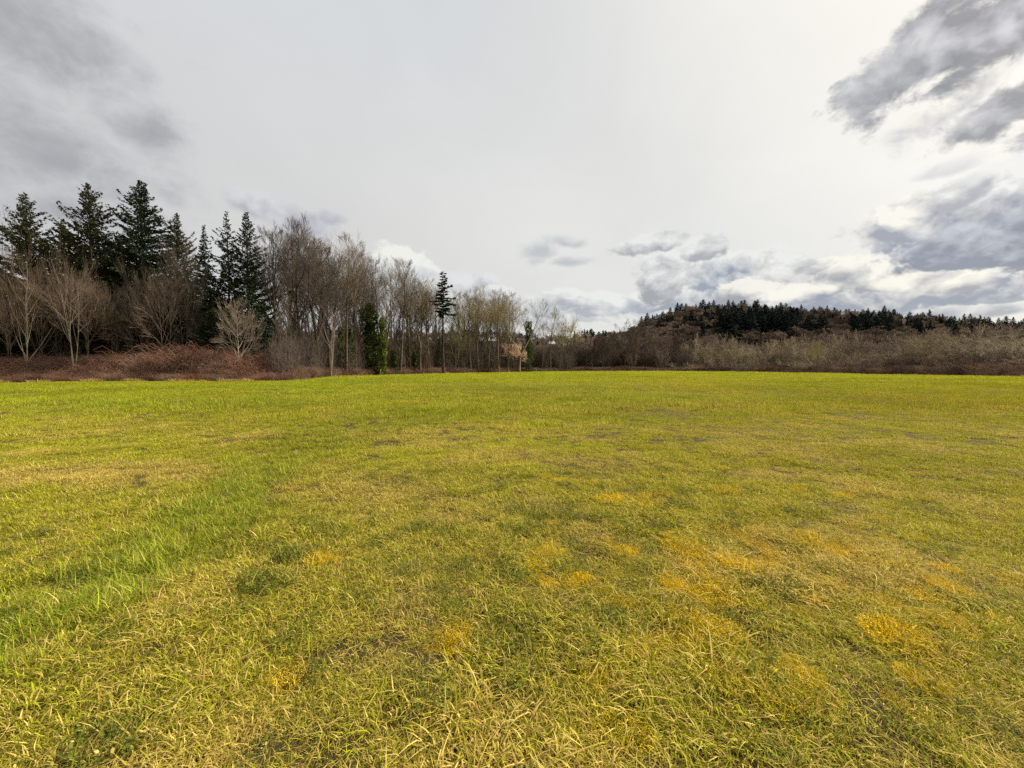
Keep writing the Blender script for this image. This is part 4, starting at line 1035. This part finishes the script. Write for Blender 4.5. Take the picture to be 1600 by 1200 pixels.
scrub_rows(22, 1340, 1760, (4, 10), (28, 42), [MA, BR, OL, PL, MA], 'low leafless shrub in the front row', 'right-hand scrub, front row', 48)
scrub_rows(14, 900, 1050, (6, 20), (0, 8), [BR, MA], 'low brown shrub at the foot of the alders', 'low shrubs under the alders', 34)
for (p, tp) in ((1583, 513), (1597, 508)):
    plant_tree('bare_tree', TALL[0], p, 120, tp, 'small bare tree above the scrub, ' + ('left' if p < 1590 else 'right') + ' one of the pair at the photo edge', 'tree', mt=M_bark, mc=M_twig_brown, width=22)

# ---------------------------------------------------------------- brambles and undergrowth (uncountable)
def canes(seed, n, R, H, r, mat):
    rng = np.random.RandomState(seed); L = []
    for i in range(n):
        a = rng.rand() * 6.28; q = R * rng.rand() ** .5; b = rng.rand() * 6.28; l = H * (.5 + .9 * rng.rand()); w = l * (.3 + .7 * rng.rand()); t = np.linspace(0, 1, 5)
        zz = l * (np.sin(t * (1.5 + 1.0 * rng.rand())))
        P = np.stack([math.cos(a) * q + math.cos(b) * w * t, math.sin(a) * q + math.sin(b) * w * t, zz - .1], 1) + rng.randn(5, 3) * .05 * H * t[:, None]
        L.append((P, np.maximum(r * (1 - .6 * t), r * .4)))
    V, Q = tubes(L, 3); return mesh_np('bramble_clump', V, quads=Q, mats=(mat,))
CAN = [canes(900 + i, 300, 1.1, 1.15, .009, (M_cane, M_cane, M_twig_red)[i % 3]) for i in range(3)] + [canes(910 + i, 280, 1.1, 1.15, .010, M_cane_dark) for i in range(2)]
rb = np.random.RandomState(41)
def thicket(name, n, p0, p1, depth, hfun, idxs, label, cat, sources=CAN, back=0.0, spread=1.0):
    p = p0 + (p1 - p0) * rb.rand(n); d = depth * rb.rand(n); z = edge_z(p) + back + d
    hs = hfun(p, d) * (.75 + .5 * rb.rand(n)); x = (p - 800) / FPX * z
    w = hs * (.8 + .4 * rb.rand(n)) * spread
    o = scatter(name, np.stack([x, z, gz(x, z)], 1), np.c_[(rb.rand(n, 2) - .5) * .3, rb.rand(n) * 6.28], np.c_[w, w, hs], np.array(idxs)[rb.randint(0, len(idxs), n)], sources)
    tag(o, label, cat, kind='stuff'); return o
lh = lambda p, d: (.55 + 1.9 * sst(0, 7, d) * (1 - .45 * sst(380, 455, p)) * (.72 + .5 * vnoise(p, d * 4, 38, 3)) * np.interp(p, [0, 60, 160, 230, 300, 400, 460], [.65, .5, .65, 1.0, 1.05, .95, .45]))
thicket('red_bramble_thicket', 1500, -260, 462, 9.5, lh, [0, 1, 2, 0, 3], 'tangled red-brown bramble thicket along the left field edge', 'brambles')
thicket('bramble_hedge', 1300, 440, 910, 5, lambda p, d: .55 + .5 * sst(0, 4, d), [3, 4, 1], 'low dark red bramble bank under the bare stand', 'brambles', spread=1.3)
thicket('bramble_hedge', 1500, 900, 1900, 4.5, lambda p, d: .50 + .75 * sst(0, 4, d) * (.6 + .8 * vnoise(p, d, 25, 4)), [3, 4, 3, 1], 'low dark bramble bank in front of the right-hand scrub', 'brambles', spread=1.3)
# undergrowth of thin upright stems behind
def whips(seed, n, R, H, r, mat):
    rng = np.random.RandomState(seed); L = []
    for i in range(n):
        q = R * rng.rand() ** .5; a = rng.rand() * 6.28; t = np.linspace(0, 1, 5); l = H * (.4 + .6 * rng.rand())
        P = np.stack([math.cos(a) * q + t * rng.randn() * .10 * l, math.sin(a) * q + t * rng.randn() * .10 * l, l * t - .1], 1) + rng.randn(5, 3) * .02 * H * t[:, None]; L.append((P, np.maximum(r * (1 - .8 * t), r * .3)))
        for k in range(5):
            j = rng.randint(1, 4); b = rng.rand() * 6.28; s = l * .22
            Q_ = np.stack([P[j], P[j] + np.array([math.cos(b) * s * .5, math.sin(b) * s * .5, s * .4]), P[j] + np.array([math.cos(b) * s * .8, math.sin(b) * s * .8, s * 1.0])]); L.append((Q_, np.array([r * .5, r * .4, r * .25])))
    V, Q = tubes(L, 3); return mesh_np('undergrowth_clump', V, quads=Q, mats=(mat,))
WH = [whips(930 + i, 60, 1.6, 7, .030, (M_twig_brown, M_bark, M_bark_dark, M_twig_brown)[i]) for i in range(4)]
thicket('woodland_undergrowth', 900, 420, 905, 34, lambda p, d: (.50 + .50 * rb.rand(len(p))) * np.interp(p, [420, 600, 900], [1.1, 1.4, 1.7]), [0, 1, 2, 3], 'brown tangle of thin saplings between the tall trunks', 'undergrowth', WH, back=2.5)
thicket('understory_tangle', 260, -250, 430, 22, lambda p, d: .6 + .3 * rb.rand(len(p)), [0, 2, 3], 'brown twiggy understory below the left conifers', 'undergrowth', WH, back=8)
thicket('alder_undergrowth', 260, 880, 1080, 60, lambda p, d: 1.2 + .5 * rb.rand(len(p)), [0, 2, 2, 1], 'brown twiggy growth filling the alder stand', 'undergrowth', WH, back=8)
# dry grass fringe
dry_src = [tuft_mesh('dry_tuft_%d' % i, [blades(rng, 90, .45, .2, .75, .028, .1, 1.1, .8, 3)]) for i in range(3)]
n = 2600; p = rb.rand(n) * 2500 - 500; z = edge_z(p) + (rb.rand(n) - .6) * 1.6; x = (p - 800) / FPX * z
k = (vnoise(p, z * 0, 30, 12) > .45) | ((p > 880) & (p < 1060)); p, z, x = p[k], z[k], x[k]; n = len(p); s = .45 + .5 * rb.rand(n)
o = scatter('dry_grass_fringe', np.stack([x, z, gz(x, z)], 1), np.c_[np.zeros((n, 2)), rb.rand(n) * 6.28], np.c_[s, s, s], rb.randint(0, 3, n), dry_src,
            {'tint': ('FLOAT_COLOR', np.tile([.34, .25, .09, 1], (n, 1))), 'dry': ('FLOAT', np.full(n, .5))})
tag(o, 'pale dry grass fringe along the far edge of the field', 'grass', kind='stuff')
